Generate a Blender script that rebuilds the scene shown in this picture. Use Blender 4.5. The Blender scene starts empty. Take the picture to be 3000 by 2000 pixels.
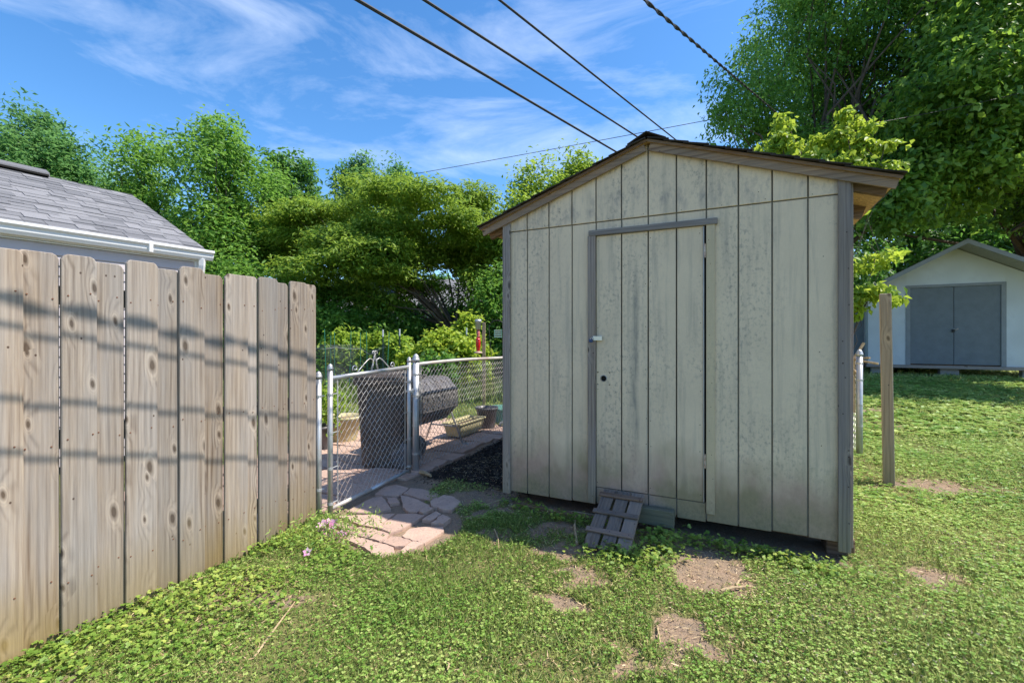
import bpy, math, random
import numpy as np
from mathutils import Vector, Matrix
R = math.radians
random.seed(7)
rng = np.random.default_rng(11)
scene = bpy.context.scene
C = scene.collection

# ------------------------------------------------------------------ camera, sky, sun, exposure
EYE = 1.42
cam_d = bpy.data.cameras.new('camera'); cam = bpy.data.objects.new('camera', cam_d); C.objects.link(cam)
cam.location = (0, 0, EYE); cam.rotation_euler = (R(90), 0, 0)
cam_d.sensor_width = 36.0; cam_d.lens = 16.0; cam_d.shift_y = -10 / 3000
cam_d.clip_start = 0.05; cam_d.clip_end = 2000
scene.camera = cam

SUN = Vector((0.66, -0.06, 1.0)).normalized()
sun_d = bpy.data.lights.new('sun', 'SUN'); sun = bpy.data.objects.new('sun', sun_d); C.objects.link(sun)
sun_d.energy = 3.3; sun_d.angle = R(0.53); sun_d.color = (1.0, 0.94, 0.84)
sun.rotation_euler = SUN.to_track_quat('Z', 'Y').to_euler(); sun.location = SUN * 60

world = bpy.data.worlds.new('World'); scene.world = world; world.use_nodes = True
wn = world.node_tree.nodes; wl = world.node_tree.links; wn.clear()
w_out = wn.new('ShaderNodeOutputWorld'); w_bg = wn.new('ShaderNodeBackground')
w_sky = wn.new('ShaderNodeTexSky'); w_sky.sky_type = 'NISHITA'; w_sky.sun_disc = False
w_sky.sun_elevation = math.asin(SUN.z); w_sky.sun_rotation = math.atan2(SUN.x, SUN.y)
w_sky.altitude = 300; w_sky.air_density = 1.0; w_sky.dust_density = 0.6; w_sky.ozone_density = 3.0
w_bg.inputs['Strength'].default_value = 0.15
# thin wisps of cirrus
w_tc = wn.new('ShaderNodeTexCoord'); w_map = wn.new('ShaderNodeMapping')
w_map.inputs['Rotation'].default_value = (R(20), R(-35), R(15)); w_map.inputs['Scale'].default_value = (1.1, 2.2, 4.5)
w_n1 = wn.new('ShaderNodeTexNoise'); w_n1.inputs['Scale'].default_value = 1.7; w_n1.inputs['Detail'].default_value = 9
w_n1.inputs['Roughness'].default_value = 0.62; w_n1.inputs['Distortion'].default_value = 0.5
w_r1 = wn.new('ShaderNodeValToRGB'); w_r1.color_ramp.elements[0].position = 0.52; w_r1.color_ramp.elements[1].position = 0.86
w_r1.color_ramp.elements[0].color = (0, 0, 0, 1); w_r1.color_ramp.elements[1].color = (.42, .42, .42, 1)
w_mix = wn.new('ShaderNodeMixRGB'); w_mix.inputs['Color2'].default_value = (4.6, 4.9, 5.4, 1)
w_hsv = wn.new('ShaderNodeHueSaturation'); w_hsv.inputs['Saturation'].default_value = 1.26; w_hsv.inputs['Value'].default_value = 0.72
wl.new(w_tc.outputs['Generated'], w_map.inputs['Vector']); wl.new(w_map.outputs[0], w_n1.inputs['Vector'])
wl.new(w_n1.outputs[0], w_r1.inputs[0]); wl.new(w_r1.outputs[0], w_mix.inputs['Fac'])
wl.new(w_sky.outputs[0], w_hsv.inputs['Color']); wl.new(w_hsv.outputs[0], w_mix.inputs['Color1'])
wl.new(w_mix.outputs[0], w_bg.inputs['Color']); wl.new(w_bg.outputs[0], w_out.inputs['Surface'])

scene.view_settings.view_transform = 'Standard'; scene.view_settings.look = 'None'
scene.view_settings.gamma = 1.0; scene.view_settings.use_curve_mapping = False
scene.view_settings.exposure = 1.25
scene.render.engine = 'CYCLES'
scene.cycles.use_denoising = True
scene.cycles.max_bounces = 10; scene.cycles.diffuse_bounces = 6; scene.cycles.transmission_bounces = 4; scene.cycles.transparent_max_bounces = 16
scene.cycles.sample_clamp_indirect = 6.0

# ------------------------------------------------------------------ node material helpers
class G:
    """small wrapper round a material's node tree"""
    def __init__(s, name):
        s.m = bpy.data.materials.new(name); s.m.use_nodes = True
        s.t = s.m.node_tree; s.t.nodes.clear(); s.out = s.t.nodes.new('ShaderNodeOutputMaterial')
    def put(s, sock, v):
        if hasattr(v, 'is_output'): s.t.links.new(v, sock)
        elif isinstance(v, (tuple, list)) and len(v) == 3 and sock.type == 'RGBA': sock.default_value = (*v, 1)
        else: sock.default_value = v
    def n(s, typ, ins=None, out=0, **props):
        nd = s.t.nodes.new('ShaderNode' + typ)
        for k, v in props.items(): setattr(nd, k, v)
        for k, v in (ins or {}).items(): s.put(nd.inputs[k], v)
        return nd.outputs[out]
    def co(s): return s.n('TexCoord', out=3)
    def rnd(s): return s.n('ObjectInfo', out=5)
    def attr(s, name, out=2): return s.n('Attribute', attribute_name=name, out=out)
    def math(s, op, a, b=0.0, clamp=False): return s.n('Math', {0: a, 1: b}, operation=op, use_clamp=clamp)
    def mapv(s, v, sc=(1, 1, 1), loc=(0, 0, 0), rot=(0, 0, 0)): return s.n('Mapping', {0: v, 1: loc, 2: rot, 3: sc})
    def noise(s, v, scale=5., detail=3., rough=.5, dist=0., out=0): return s.n('TexNoise', {'Vector': v, 'Scale': scale, 'Detail': detail, 'Roughness': rough, 'Distortion': dist}, out=out)
    def voro(s, v, scale=5., out=0, feature='F1'): return s.n('TexVoronoi', {'Vector': v, 'Scale': scale}, out=out, feature=feature)
    def voro2(s, x, z, out=0):
        v = s.n('CombineXYZ', {0: x, 1: z}); nd = s.t.nodes.new('ShaderNodeTexVoronoi'); nd.voronoi_dimensions = '2D'; s.put(nd.inputs['Vector'], v); s.put(nd.inputs['Scale'], 1.0); return nd.outputs[out]
    def rng(s, v, a, b, c=0., d=1.): return s.n('MapRange', {0: v, 1: a, 2: b, 3: c, 4: d})
    def mix(s, f, a, b, mode='MIX'): return s.n('MixRGB', {0: f, 1: a, 2: b}, blend_type=mode)
    def ramp(s, v, *stops):
        nd = s.t.nodes.new('ShaderNodeValToRGB'); e = nd.color_ramp.elements
        while len(e) < len(stops): e.new(0.5)
        for el, (p, c) in zip(e, stops): el.position = p; el.color = (*c, 1)
        s.put(nd.inputs[0], v); return nd.outputs[0]
    def bump(s, h, strength=.3, dist=.01): return s.n('Bump', {'Strength': strength, 'Distance': dist, 'Height': h})
    def vadd(s, a, b): return s.n('VectorMath', {0: a, 1: b}, operation='ADD')
    def pbr(s, col, rough=.8, bump=None, metal=0., spec=.3, **kw):
        ins = {'Base Color': col, 'Roughness': rough, 'Metallic': metal, 'Specular IOR Level': spec}; ins.update(kw)
        if bump is not None: ins['Normal'] = bump
        s.t.links.new(s.n('BsdfPrincipled', ins), s.out.inputs[0]); return s.m
    def rco(s, k=1.0):
        r = s.rnd(); c = s.n('CombineXYZ', {0: s.math('MULTIPLY', r, 7.3 * k), 1: s.math('MULTIPLY', r, 13.7 * k), 2: s.math('MULTIPLY', r, 31.1 * k)})
        return s.vadd(s.co(), c)
    def sep(s, v, i): return s.n('SeparateXYZ', {0: v}, out=i)

def wood_mat(name, light, dark, grey, knots=True, stain=None, axis=2, grain=1.0, tint=.25, rough=.85):
    """weathered board: streaks along one axis, cathedral bands, knots, greyed patches"""
    g = G(name); v = g.rco()
    if axis == 0: v = g.mapv(v, rot=(0, R(90), 0))
    elif axis == 1: v = g.mapv(v, rot=(R(90), 0, 0))
    x = g.sep(v, 0); y = g.sep(v, 1); z = g.sep(v, 2)
    warp = g.noise(g.mapv(v, (3, 3, 1.1)), 1.0, 2.)
    kx, kz = g.math('MULTIPLY', x, 8.5), g.math('MULTIPLY', g.math('ADD', z, g.math('MULTIPLY', x, .6)), 3.6)
    kv = g.voro2(kx, kz)
    kc = g.sep(g.voro2(kx, kz, 1), 0)
    kmask = g.math('GREATER_THAN', kc, .60)
    near = g.math('MULTIPLY', g.rng(kv, .45, .0), kmask)
    xw = g.math('ADD', x, g.math('ADD', g.math('MULTIPLY', warp, .05), g.math('MULTIPLY', near, .05)))
    bands = g.math('SINE', g.math('MULTIPLY', xw, 210.0 * grain))
    bands = g.rng(bands, -1, 1)
    bands = g.math('POWER', bands, 2.2)
    patch = g.rng(g.noise(g.mapv(v, (5, 5, .9)), 1.0, 2.), .35, .7)
    bands = g.math('MULTIPLY', bands, patch)
    fine = g.noise(g.mapv(v, (110, 110, 2.4)), 1.0, 5., .65)
    gf = g.math('ADD', g.math('MULTIPLY', bands, .55), g.math('MULTIPLY', g.rng(fine, .34, .68), .62), clamp=True)
    col = g.mix(gf, light, dark)
    gp = g.rng(g.noise(g.mapv(v, (9, 9, 1.1), (3, 1, 7)), 1.0, 4., .6), .36, .62)
    col = g.mix(g.math('MULTIPLY', gp, .75), col, g.mix(gf, grey, tuple(.6 * c for c in grey)))
    if knots:
        ksz = g.rng(g.sep(g.voro2(kx, kz, 1), 1), 0, 1, .65, 1.5); kv = g.math('ADD', g.math('MULTIPLY', kv, ksz), g.math('MULTIPLY', g.math('SUBTRACT', g.noise(g.mapv(v, (40, 40, 22)), 1., 2.), .5), .05))
        ring = g.math('MULTIPLY', g.math('MULTIPLY', g.rng(kv, .28, .16), g.rng(g.math('SINE', g.math('MULTIPLY', kv, 95.)), -1, 1, .45, 1.)), kmask)
        core = g.math('MULTIPLY', g.rng(kv, .13, .05), kmask)
        col = g.mix(g.math('MULTIPLY', ring, .45), col, tuple(min(1, c * 1.25) for c in light))
        col = g.mix(g.math('MULTIPLY', core, .88), col, tuple(.55 * c for c in dark))
        px_, pz_ = g.math('MULTIPLY', x, 30.), g.math('MULTIPLY', z, 22.)
        pin = g.voro2(px_, pz_)
        pc = g.sep(g.voro2(px_, pz_, 1), 1)
        pm = g.math('MULTIPLY', g.rng(pin, .16, .08), g.math('GREATER_THAN', pc, .985))
        col = g.mix(pm, col, (.07, .045, .035))
    if stain:
        zz = g.sep(g.co(), 2); sn = g.noise(g.mapv(v, (6, 6, 3)), 1.0, 3.)
        sm = g.rng(g.math('ADD', zz, g.math('MULTIPLY', sn, .25)), stain[1], stain[2], .8, 0.)
        col = g.mix(sm, col, g.mix(gf, stain[0], tuple(.55 * c for c in stain[0])))
    r = g.rnd(); col = g.n('HueSaturation', {'Hue': .5, 'Saturation': g.rng(r, 0, 1, .8, 1.15), 'Value': g.rng(g.math('FRACT', g.math('MULTIPLY', r, 7.7)), 0, 1, 1 - tint, 1 + tint * .6), 'Color': col})
    h = g.math('SUBTRACT', g.rng(fine, .3, .7), g.math('MULTIPLY', bands, .6))
    return g.pbr(col, rough, g.bump(h, .35, .004), spec=.2)

def plain(name, col, rough=.7, metal=0., var=.15, scale=20., bump=.15, spec=.3, dirt=None, **kw):
    g = G(name); v = g.rco(); nz = g.noise(v, scale, 5., .6)
    c = g.mix(g.rng(nz, .3, .7), tuple(x * (1 - var) for x in col), tuple(min(1, x * (1 + var)) for x in col))
    if dirt: c = g.mix(g.math('MULTIPLY', g.rng(g.noise(v, scale * .25, 5., .65), .48, .7), dirt[1]), c, dirt[0])
    return g.pbr(c, rough, g.bump(nz, bump, .004), metal, spec, **kw)

def leaf_mat(name, c_dark, c_mid, c_light, trans=.35, gloss=.08, sat=1.0):
    g = G(name); a = g.attr('v')
    col = g.ramp(a, (0., c_dark), (.5, c_mid), (1., c_light))
    d = g.n('BsdfPrincipled', {'Base Color': col, 'Roughness': .5, 'Specular IOR Level': gloss * 4})
    tcol = g.mix(.6, col, tuple(min(1, x * 1.5) for x in c_light), 'MIX')
    t = g.n('BsdfTranslucent', {'Color': tcol})
    g.t.links.new(g.n('MixShader', {0: trans, 1: d, 2: t}), g.out.inputs[0]); return g.m

M = {}
M['picket'] = wood_mat('picket_wood', (.375, .305, .24), (.125, .085, .06), (.335, .30, .275), stain=((.28, .205, .095), .16, .52))
M['greywood'] = wood_mat('grey_weathered_wood', (.37, .31, .26), (.14, .11, .095), (.32, .28, .265), stain=((.38, .32, .20), .1, .6), grain=1.3)
M['greywood_x'] = wood_mat('grey_weathered_wood_across', (.37, .31, .265), (.13, .105, .09), (.33, .285, .27), axis=0, grain=1.3)
M['rake'] = wood_mat('brown_weathered_wood', (.34, .23, .145), (.10, .06, .04), (.24, .18, .135), axis=0, grain=.8)
M['plank'] = wood_mat('dark_ramp_wood', (.30, .235, .185), (.12, .088, .068), (.27, .22, .19), axis=1, grain=1.2)
M['cleat'] = wood_mat('brown_cleat_wood', (.26, .18, .135), (.10, .066, .05), (.24, .18, .15), axis=0, grain=1.2)
M['postwood'] = wood_mat('post_wood', (.40, .32, .21), (.20, .145, .085), (.30, .26, .20), stain=((.30, .25, .13), .1, .5))
M['timber'] = wood_mat('green_treated_wood', (.22, .215, .135), (.11, .105, .065), (.19, .18, .13), axis=0)
M['osb'] = plain('osb_board', (.46, .29, .13), .8, var=.4, scale=60)
M['rafter'] = wood_mat('rafter_wood', (.22, .13, .075), (.09, .05, .03), (.20, .15, .11), axis=0)
M['stick'] = plain('dry_stick', (.42, .31, .18), .8, var=.35, scale=40)
M['straw'] = plain('straw', (.62, .47, .27), .8, var=.35, scale=9)
M['bark'] = plain('bark', (.105, .08, .06), .9, var=.4, scale=9, bump=.6)
M['galv'] = plain('galvanized_steel', (.46, .47, .48), .45, .55, var=.15, scale=14, dirt=((.36, .25, .17), .45))
M['rustpipe'] = plain('rusty_rail', (.52, .49, .46), .55, .3, var=.2, scale=10, dirt=((.30, .13, .07), .75))
M['wire'] = plain('fence_wire', (.50, .48, .46), .5, .4, var=.3, scale=6, dirt=((.28, .14, .08), .8))
M['cable'] = plain('cable', (.03, .028, .028), .55, var=.3, scale=3)
M['whitemetal'] = plain('white_gutter_paint', (.74, .74, .74), .4, var=.04, scale=4, dirt=((.5, .5, .49), .25))
M['vinyl'] = plain('mauve_vinyl_siding', (.48, .43, .435), .5, var=.04, scale=4)
M['binplastic'] = plain('brown_black_plastic', (.066, .052, .044), .5, var=.25, scale=5, bump=.05, dirt=((.14, .12, .105), .35))
M['blackplastic'] = plain('black_plastic', (.115, .108, .112), .36, var=.3, scale=8, bump=.05, dirt=((.17, .155, .14), .5))
M['tanplastic'] = plain('tan_plastic', (.50, .44, .25), .55, var=.1, scale=6, bump=.05, dirt=((.3, .26, .16), .4))
M['teal'] = plain('teal_plastic', (.16, .33, .28), .5, var=.1)
M['soil'] = plain('potting_soil', (.22, .15, .095), .95, var=.5, scale=60, bump=.8)
M['stone'] = None
M['whitepaint'] = plain('white_wall_paint', (.62, .63, .64), .75, var=.06, scale=5, dirt=((.38, .38, .36), .35))
M['greypaint'] = plain('grey_door_paint', (.17, .185, .20), .6, var=.1, scale=5)
M['greytrim'] = plain('grey_trim_paint', (.26, .265, .275), .65, var=.08, scale=5)
M['soffit'] = plain('soffit_board', (.36, .35, .35), .8)
M['dark'] = plain('dark_interior', (.012, .011, .010), .9)
M['brass'] = plain('lock_steel', (.62, .60, .55), .35, .8, dirt=((.35, .2, .12), .5))
M['blue'] = plain('blue_lock_body', (.04, .07, .16), .4)
M['hinge'] = plain('rusty_hinge', (.42, .27, .19), .6, .3, var=.3, scale=60, dirt=((.70, .68, .62), .7))
M['nail'] = plain('nail_head', (.06, .04, .035), .7, .3)
M['rust_nail'] = plain('rust_nail', (.16, .07, .04), .8)
M['redliq'] = plain('red_nectar', (.55, .012, .015), .15, spec=.6)
M['pink'] = leaf_mat('pink_petal', (.66, .22, .46), (.74, .36, .58), (.82, .56, .70), .3)
M['whitepetal'] = leaf_mat('white_petal', (.36, .24, .13), (.52, .42, .28), (.70, .64, .50), .2)
M['pinkglass'] = plain('pink_glass', (.62, .16, .15), .12, spec=.7, var=.5, scale=30)
M['block'] = plain('concrete_block', (.33, .33, .33), .9)
M['greenstake'] = plain('green_stake', (.03, .17, .11), .5)
M['tpost'] = plain('dark_green_post', (.03, .07, .05), .5)
M['suet'] = plain('green_suet_cage', (.20, .38, .33), .5)

# siding of the garden shed: painted hardboard with mildew, streaks and a dirty splash zone
def siding_mat(name, base, dirtamt=1.0):
    g = G(name); v = g.co(); z = g.sep(v, 2)
    linen = g.math('ADD', g.noise(g.mapv(v, (260, 260, 22)), 1., 2.), g.math('MULTIPLY', g.noise(g.mapv(v, (30, 30, 300)), 1., 2.), .8))
    col = g.mix(g.rng(g.noise(v, 2.2, 4., .6), .3, .7), tuple(c * .93 for c in base), tuple(c * 1.07 for c in base))
    col = g.mix(g.rng(linen, .7, 1.15, 0, .16), col, tuple(c * .55 for c in base))
    st = g.noise(g.mapv(v, (16, 16, 1.1)), 1., 5., .65)
    col = g.mix(g.rng(st, .50, .76, 0., .62 * dirtamt), col, (.27, .25, .22))
    sp = g.noise(g.mapv(v, (1, 1, .7)), 42., 4., .7)
    spm = g.math('MULTIPLY', g.rng(sp, .50, .72, 0., .75 * dirtamt), g.rng(g.noise(g.mapv(v, (2.5, 2.5, 1.1), (4, 2, 9)), 1., 3.), .42, .62))
    col = g.mix(spm, col, (.20, .185, .175))
    xx = g.math('ADD', g.sep(v, 0), g.math('MULTIPLY', g.math('SUBTRACT', g.noise(g.mapv(v, (1, 1, 2.5)), 1., 3.), .5), .05))
    run = g.math('MULTIPLY', g.rng(g.math('ABSOLUTE', g.math('SUBTRACT', xx, 1.07)), .035, .004), g.math('MULTIPLY', g.rng(z, 2.1, 1.7), g.rng(z, .35, .8)))
    col = g.mix(g.math('MULTIPLY', run, g.rng(g.noise(g.mapv(v, (60, 60, 5)), 1., 4., .7), .3, .6, .15, .75)), col, (.20, .195, .18))
    gb = g.math('MULTIPLY', g.rng(g.math('ABSOLUTE', g.math('SUBTRACT', z, 2.46)), .16, .03), g.rng(g.noise(g.mapv(v, (9, 9, 4), (2, 7, 3)), 1., 5., .7), .50, .68, 0., .75))
    col = g.mix(gb, col, (.25, .225, .22))
    wsp = g.rng(g.voro(v, 60.), .16, .08); wsp = g.math('MULTIPLY', wsp, g.rng(g.noise(v, 1.9, 2.), .48, .62, 0., .35))
    col = g.mix(wsp, col, (.62, .61, .56))
    low = g.math('ADD', z, g.math('MULTIPLY', g.noise(g.mapv(v, (5, 5, 2.2), (1, 5, 2)), 1., 4., .6), .55))
    splash = g.rng(low, .58, .92, .9, 0.)
    sc = g.mix(g.rng(g.noise(g.mapv(v, (2.3, 2.3, 2.0), (8, 3, 1)), 1., 3.), .42, .58), (.27, .22, .125), (.42, .285, .22))
    col = g.mix(g.math('MULTIPLY', splash, dirtamt), col, sc)
    low2 = g.rng(low, .40, .62, .5, 0.); col = g.mix(g.math('MULTIPLY', low2, g.rng(sp, .35, .6)), col, (.17, .155, .10))
    return g.pbr(col, .82, g.bump(linen, .18, .0015), spec=.2)
SID = (.71, .57, .41)
M['siding'] = siding_mat('shed_siding', SID)
M['beigeboard'] = siding_mat('beige_jamb_paint', (.58, .47, .31), .5)
M['groove'] = plain('siding_groove', (.17, .155, .125), .9, scale=30)

def shingle_mat(name, a, b):
    g = G(name); r = g.rnd(); v = g.rco()
    col = g.mix(r, a, b); col = g.mix(g.rng(g.noise(v, 160., 3.), .35, .65, 0, .45), col, tuple(c * .45 for c in a))
    return g.pbr(col, .95, g.bump(g.noise(v, 220., 2.), .5, .003), spec=.15)
M['shingle'] = shingle_mat('asphalt_shingle', (.155, .155, .165), (.27, .265, .275))
M['darkshingle'] = shingle_mat('old_dark_shingle', (.035, .03, .027), (.075, .063, .055))

def stone_mat():
    g = G('pink_flagstone'); r = g.rnd(); v = g.rco()
    col = g.mix(r, (.45, .305, .235), (.55, .385, .30))
    n1 = g.noise(v, 9., 6., .65); col = g.mix(g.rng(n1, .35, .7, 0, .6), col, (.33, .235, .20))
    col = g.mix(g.rng(g.noise(v, 45., 4., .7), .55, .68, 0, .55), col, (.16, .125, .105))
    return g.pbr(col, .9, g.bump(g.math('ADD', n1, g.noise(v, 60., 3.)), .5, .008), spec=.2)
M['stone'] = stone_mat()

def ground_mat():
    g = G('garden_ground'); v = g.co(); so = g.attr('soil'); mu = g.attr('mulch')
    base = g.mix(g.rng(g.noise(v, 1.6, 5., .6), .35, .65), (.13, .16, .045), (.21, .20, .075))
    base = g.mix(g.rng(g.noise(v, 55., 4., .7), .4, .65, 0, .7), base, (.10, .08, .04))
    clay = g.mix(g.rng(g.noise(v, 7., 5., .65), .35, .68), (.33, .225, .15), (.24, .185, .135))
    clay = g.mix(g.rng(g.noise(v, 120., 3., .7), .5, .68, 0, .7), clay, (.13, .10, .075))
    clay = g.mix(g.rng(g.voro(v, 70.), .16, .08, 0, .5), clay, (.46, .36, .25))
    nse = g.math('MULTIPLY', g.math('SUBTRACT', g.noise(v, 13., 5., .7), .5), .9)
    col = g.mix(g.rng(g.math('ADD', so, nse), .38, .62), base, clay)
    mul = g.mix(g.rng(g.noise(g.mapv(v, (1, 1, 1)), 90., 4., .7), .4, .65), (.022, .017, .015), (.075, .055, .045))
    col = g.mix(g.rng(g.math('ADD', mu, nse), .35, .6), col, mul)
    h = g.math('ADD', g.noise(v, 60., 4., .7), g.noise(v, 9., 3.))
    return g.pbr(col, .95, g.bump(h, .7, .02), spec=.15)
M['ground'] = ground_mat()

M['lf_grass'] = leaf_mat('grass_leaf', (.085, .175, .024), (.235, .36, .07), (.54, .55, .23), .34)
M['lf_clover'] = leaf_mat('clover_leaf', (.07, .175, .022), (.21, .36, .06), (.48, .55, .17), .32)
M['lf_ivy'] = leaf_mat('ground_ivy_leaf', (0.100, 0.196, 0.026), (0.237, 0.347, 0.060), (0.450, 0.493, 0.108), .32)
M['lf_dry'] = leaf_mat('dry_litter', (.20, .13, .06), (.38, .27, .14), (.62, .48, .28), .1)
M['lf_tree'] = leaf_mat('tree_leaf', (0.054, 0.132, 0.019), (0.116, 0.256, 0.037), (0.217, 0.388, 0.062), .46)
M['lf_tree2'] = leaf_mat('tree_leaf_blue', (0.046, 0.132, 0.034), (0.096, 0.232, 0.062), (0.178, 0.341, 0.101), .46)
M['lf_mimosa'] = leaf_mat('mimosa_leaf', (0.068, 0.149, 0.014), (0.155, 0.270, 0.027), (0.284, 0.392, 0.054), .46)
M['lf_bright'] = leaf_mat('bright_leaf', (0.094, 0.187, 0.018), (0.209, 0.341, 0.035), (0.374, 0.484, 0.066), .4)
M['lf_yellow'] = leaf_mat('yellow_green_leaf', (.10, .21, .018), (.24, .37, .035), (.42, .50, .06), .45)
M['lf_dark'] = leaf_mat('dark_leaf', (0.035, 0.096, 0.016), (0.072, 0.176, 0.029), (0.144, 0.304, 0.048), .46, .12)
M['lf_maple'] = leaf_mat('maple_leaf', (.045, .125, .014), (.10, .22, .028), (.26, .40, .05), .5, .15)
M['lf_tall'] = leaf_mat('tall_grass', (.08, .15, .03), (.17, .26, .06), (.34, .40, .14), .3)

# ------------------------------------------------------------------ mesh helpers
CORN = [(x, y, z) for x in (-1, 1) for y in (-1, 1) for z in (-1, 1)]
def _cb_faces():
    F = []; idx = {c: i for i, c in enumerate(CORN)}
    for k in range(3):
        o = [a for a in range(3) if a != k]
        for s in (-1, 1):
            q = []
            for a, b in ((-1, -1), (1, -1), (1, 1), (-1, 1)):
                c = [0, 0, 0]; c[k] = s; c[o[0]] = a; c[o[1]] = b; q.append(idx[tuple(c)] * 3 + k)
            F.append(q)
    for m in range(3):
        k, l = [a for a in range(3) if a != m]
        for sk in (-1, 1):
            for sl in (-1, 1):
                c1 = [0, 0, 0]; c1[m] = -1; c1[k] = sk; c1[l] = sl; c2 = list(c1); c2[m] = 1
                i, j = idx[tuple(c1)], idx[tuple(c2)]
                F.append([i * 3 + k, j * 3 + k, j * 3 + l, i * 3 + l])
    for i in range(8): F.append([i * 3, i * 3 + 1, i * 3 + 2])
    return F
CBF = _cb_faces()

class MB:
    def __init__(s): s.v = []; s.f = []
    def add(s, vs, fs, mat=None):
        o = len(s.v)
        if mat is not None: vs = [tuple(mat @ Vector(p)) for p in vs]
        s.v += [tuple(p) for p in vs]; s.f += [tuple(i + o for i in q) for q in fs]; return s
    def cbox(s, lo, hi, b=.003, mat=None):
        c = [(lo[i] + hi[i]) / 2 for i in range(3)]; h = [abs(hi[i] - lo[i]) / 2 for i in range(3)]
        b = min(b, *[.45 * x for x in h]); vs = []
        for cn in CORN:
            for k in range(3): vs.append([c[a] + cn[a] * (h[a] - (0 if a == k else b)) for a in range(3)])
        fs = []
        for q in CBF:
            p = [Vector(vs[i]) for i in q]; nrm = (p[1] - p[0]).cross(p[2] - p[0]); ce = sum(p, Vector()) / len(p) - Vector(c)
            fs.append(q if nrm.dot(ce) > 0 else q[::-1])
        return s.add(vs, fs, mat)
    def tube(s, pts, rad, seg=8, cap=True):
        pts = [Vector(p) for p in pts]; n = len(pts)
        rad = rad if isinstance(rad, (list, tuple)) else [rad] * n
        vs = []; fs = []; up = Vector((0, 0, 1)); prev = None
        for i, p in enumerate(pts):
            d = (pts[min(i + 1, n - 1)] - pts[max(i - 1, 0)]).normalized()
            if prev is None:
                a = d.cross(up if abs(d.z) < .9 else Vector((1, 0, 0))).normalized()
            else: a = (prev - d * prev.dot(d)).normalized()
            prev = a; b = d.cross(a)
            for k in range(seg):
                t = 2 * math.pi * k / seg; vs.append(p + (a * math.cos(t) + b * math.sin(t)) * rad[i])
        for i in range(n - 1):
            for k in range(seg):
                k2 = (k + 1) % seg; fs.append((i * seg + k, i * seg + k2, (i + 1) * seg + k2, (i + 1) * seg + k))
        if cap: fs.append(tuple(range(seg))[::-1]); fs.append(tuple((n - 1) * seg + k for k in range(seg)))
        return s.add(vs, fs)
    def lathe(s, prof, seg=24, mat=None, cap=True):
        vs = []; fs = []; n = len(prof)
        for r, z in prof:
            for k in range(seg):
                t = 2 * math.pi * k / seg; vs.append((r * math.cos(t), r * math.sin(t), z))
        for i in range(n - 1):
            for k in range(seg):
                k2 = (k + 1) % seg; fs.append((i * seg + k, i * seg + k2, (i + 1) * seg + k2, (i + 1) * seg + k))
        if cap:
            fs.append(tuple(range(seg))[::-1]); fs.append(tuple((n - 1) * seg + k for k in range(seg)))
        return s.add(vs, fs, mat)
    def prism(s, poly, axis, a, b, mat=None):
        """poly in the plane across axis, run from a to b; axis 1: poly is (x,z); axis 2: poly is (x,y); axis 0: poly is (y,z)"""
        n = len(poly); P = {0: lambda p, t: (t, p[0], p[1]), 1: lambda p, t: (p[0], t, p[1]), 2: lambda p, t: (p[0], p[1], t)}[axis]
        vs = [P(p, a) for p in poly] + [P(p, b) for p in poly]
        fs = [tuple(range(n))[::-1], tuple(range(n, 2 * n))] + [(i, (i + 1) % n, n + (i + 1) % n, n + i) for i in range(n)]
        return s.add(vs, fs, mat)
    def mesh(s, name, m, smooth=False):
        me = bpy.data.meshes.new(name); me.from_pydata(s.v, [], s.f); me.validate(); me.update()
        if m: me.materials.append(M[m] if isinstance(m, str) else m)
        if smooth: me.polygons.foreach_set('use_smooth', [True] * len(me.polygons))
        return me
    def obj(s, name, m, parent=None, smooth=False, loc=None, rot=None, label=None, kind=None):
        return link(name, s.mesh(name, m, smooth), parent, loc, rot, label, kind)

def link(name, me, parent=None, loc=None, rot=None, label=None, kind=None):
    o = bpy.data.objects.new(name, me); C.objects.link(o)
    if parent: o.parent = parent
    if loc is not None: o.location = loc
    if rot is not None: o.rotation_euler = rot
    if label: o['label'] = label
    if kind: o['kind'] = kind
    return o
def tag(o, label, cat, group=None, kind=None):
    o['label'] = label; o['category'] = cat
    if group: o['group'] = group
    if kind: o['kind'] = kind
    return o
def thing(name, label, cat, loc=(0, 0, 0), rz=0., group=None):
    o = bpy.data.objects.new(name, None); C.objects.link(o); o.location = loc; o.rotation_euler = (0, 0, rz); o.empty_display_size = .1
    return tag(o, label, cat, group)
def copy_tree(o, parent=None):
    c = o.copy(); C.objects.link(c); c.parent = parent
    for ch in list(o.children): copy_tree(ch, c)
    return c

def sm(x, a, b):
    t = np.clip((np.asarray(x, float) - a) / (b - a), 0, 1); return t * t * (3 - 2 * t)
def vnoise(x, y, s, seed=0):
    """value noise, numpy"""
    x = np.asarray(x, float) * s + seed * 17.3; y = np.asarray(y, float) * s + seed * 9.1
    xi = np.floor(x); yi = np.floor(y); fx = x - xi; fy = y - yi
    h = lambda a, b: np.modf(np.abs(np.sin(a * 127.1 + b * 311.7 + seed * 3.3) * 43758.5453))[0]
    fx = fx * fx * (3 - 2 * fx); fy = fy * fy * (3 - 2 * fy)
    return (h(xi, yi) * (1 - fx) + h(xi + 1, yi) * fx) * (1 - fy) + (h(xi, yi + 1) * (1 - fx) + h(xi + 1, yi + 1) * fx) * fy

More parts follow.
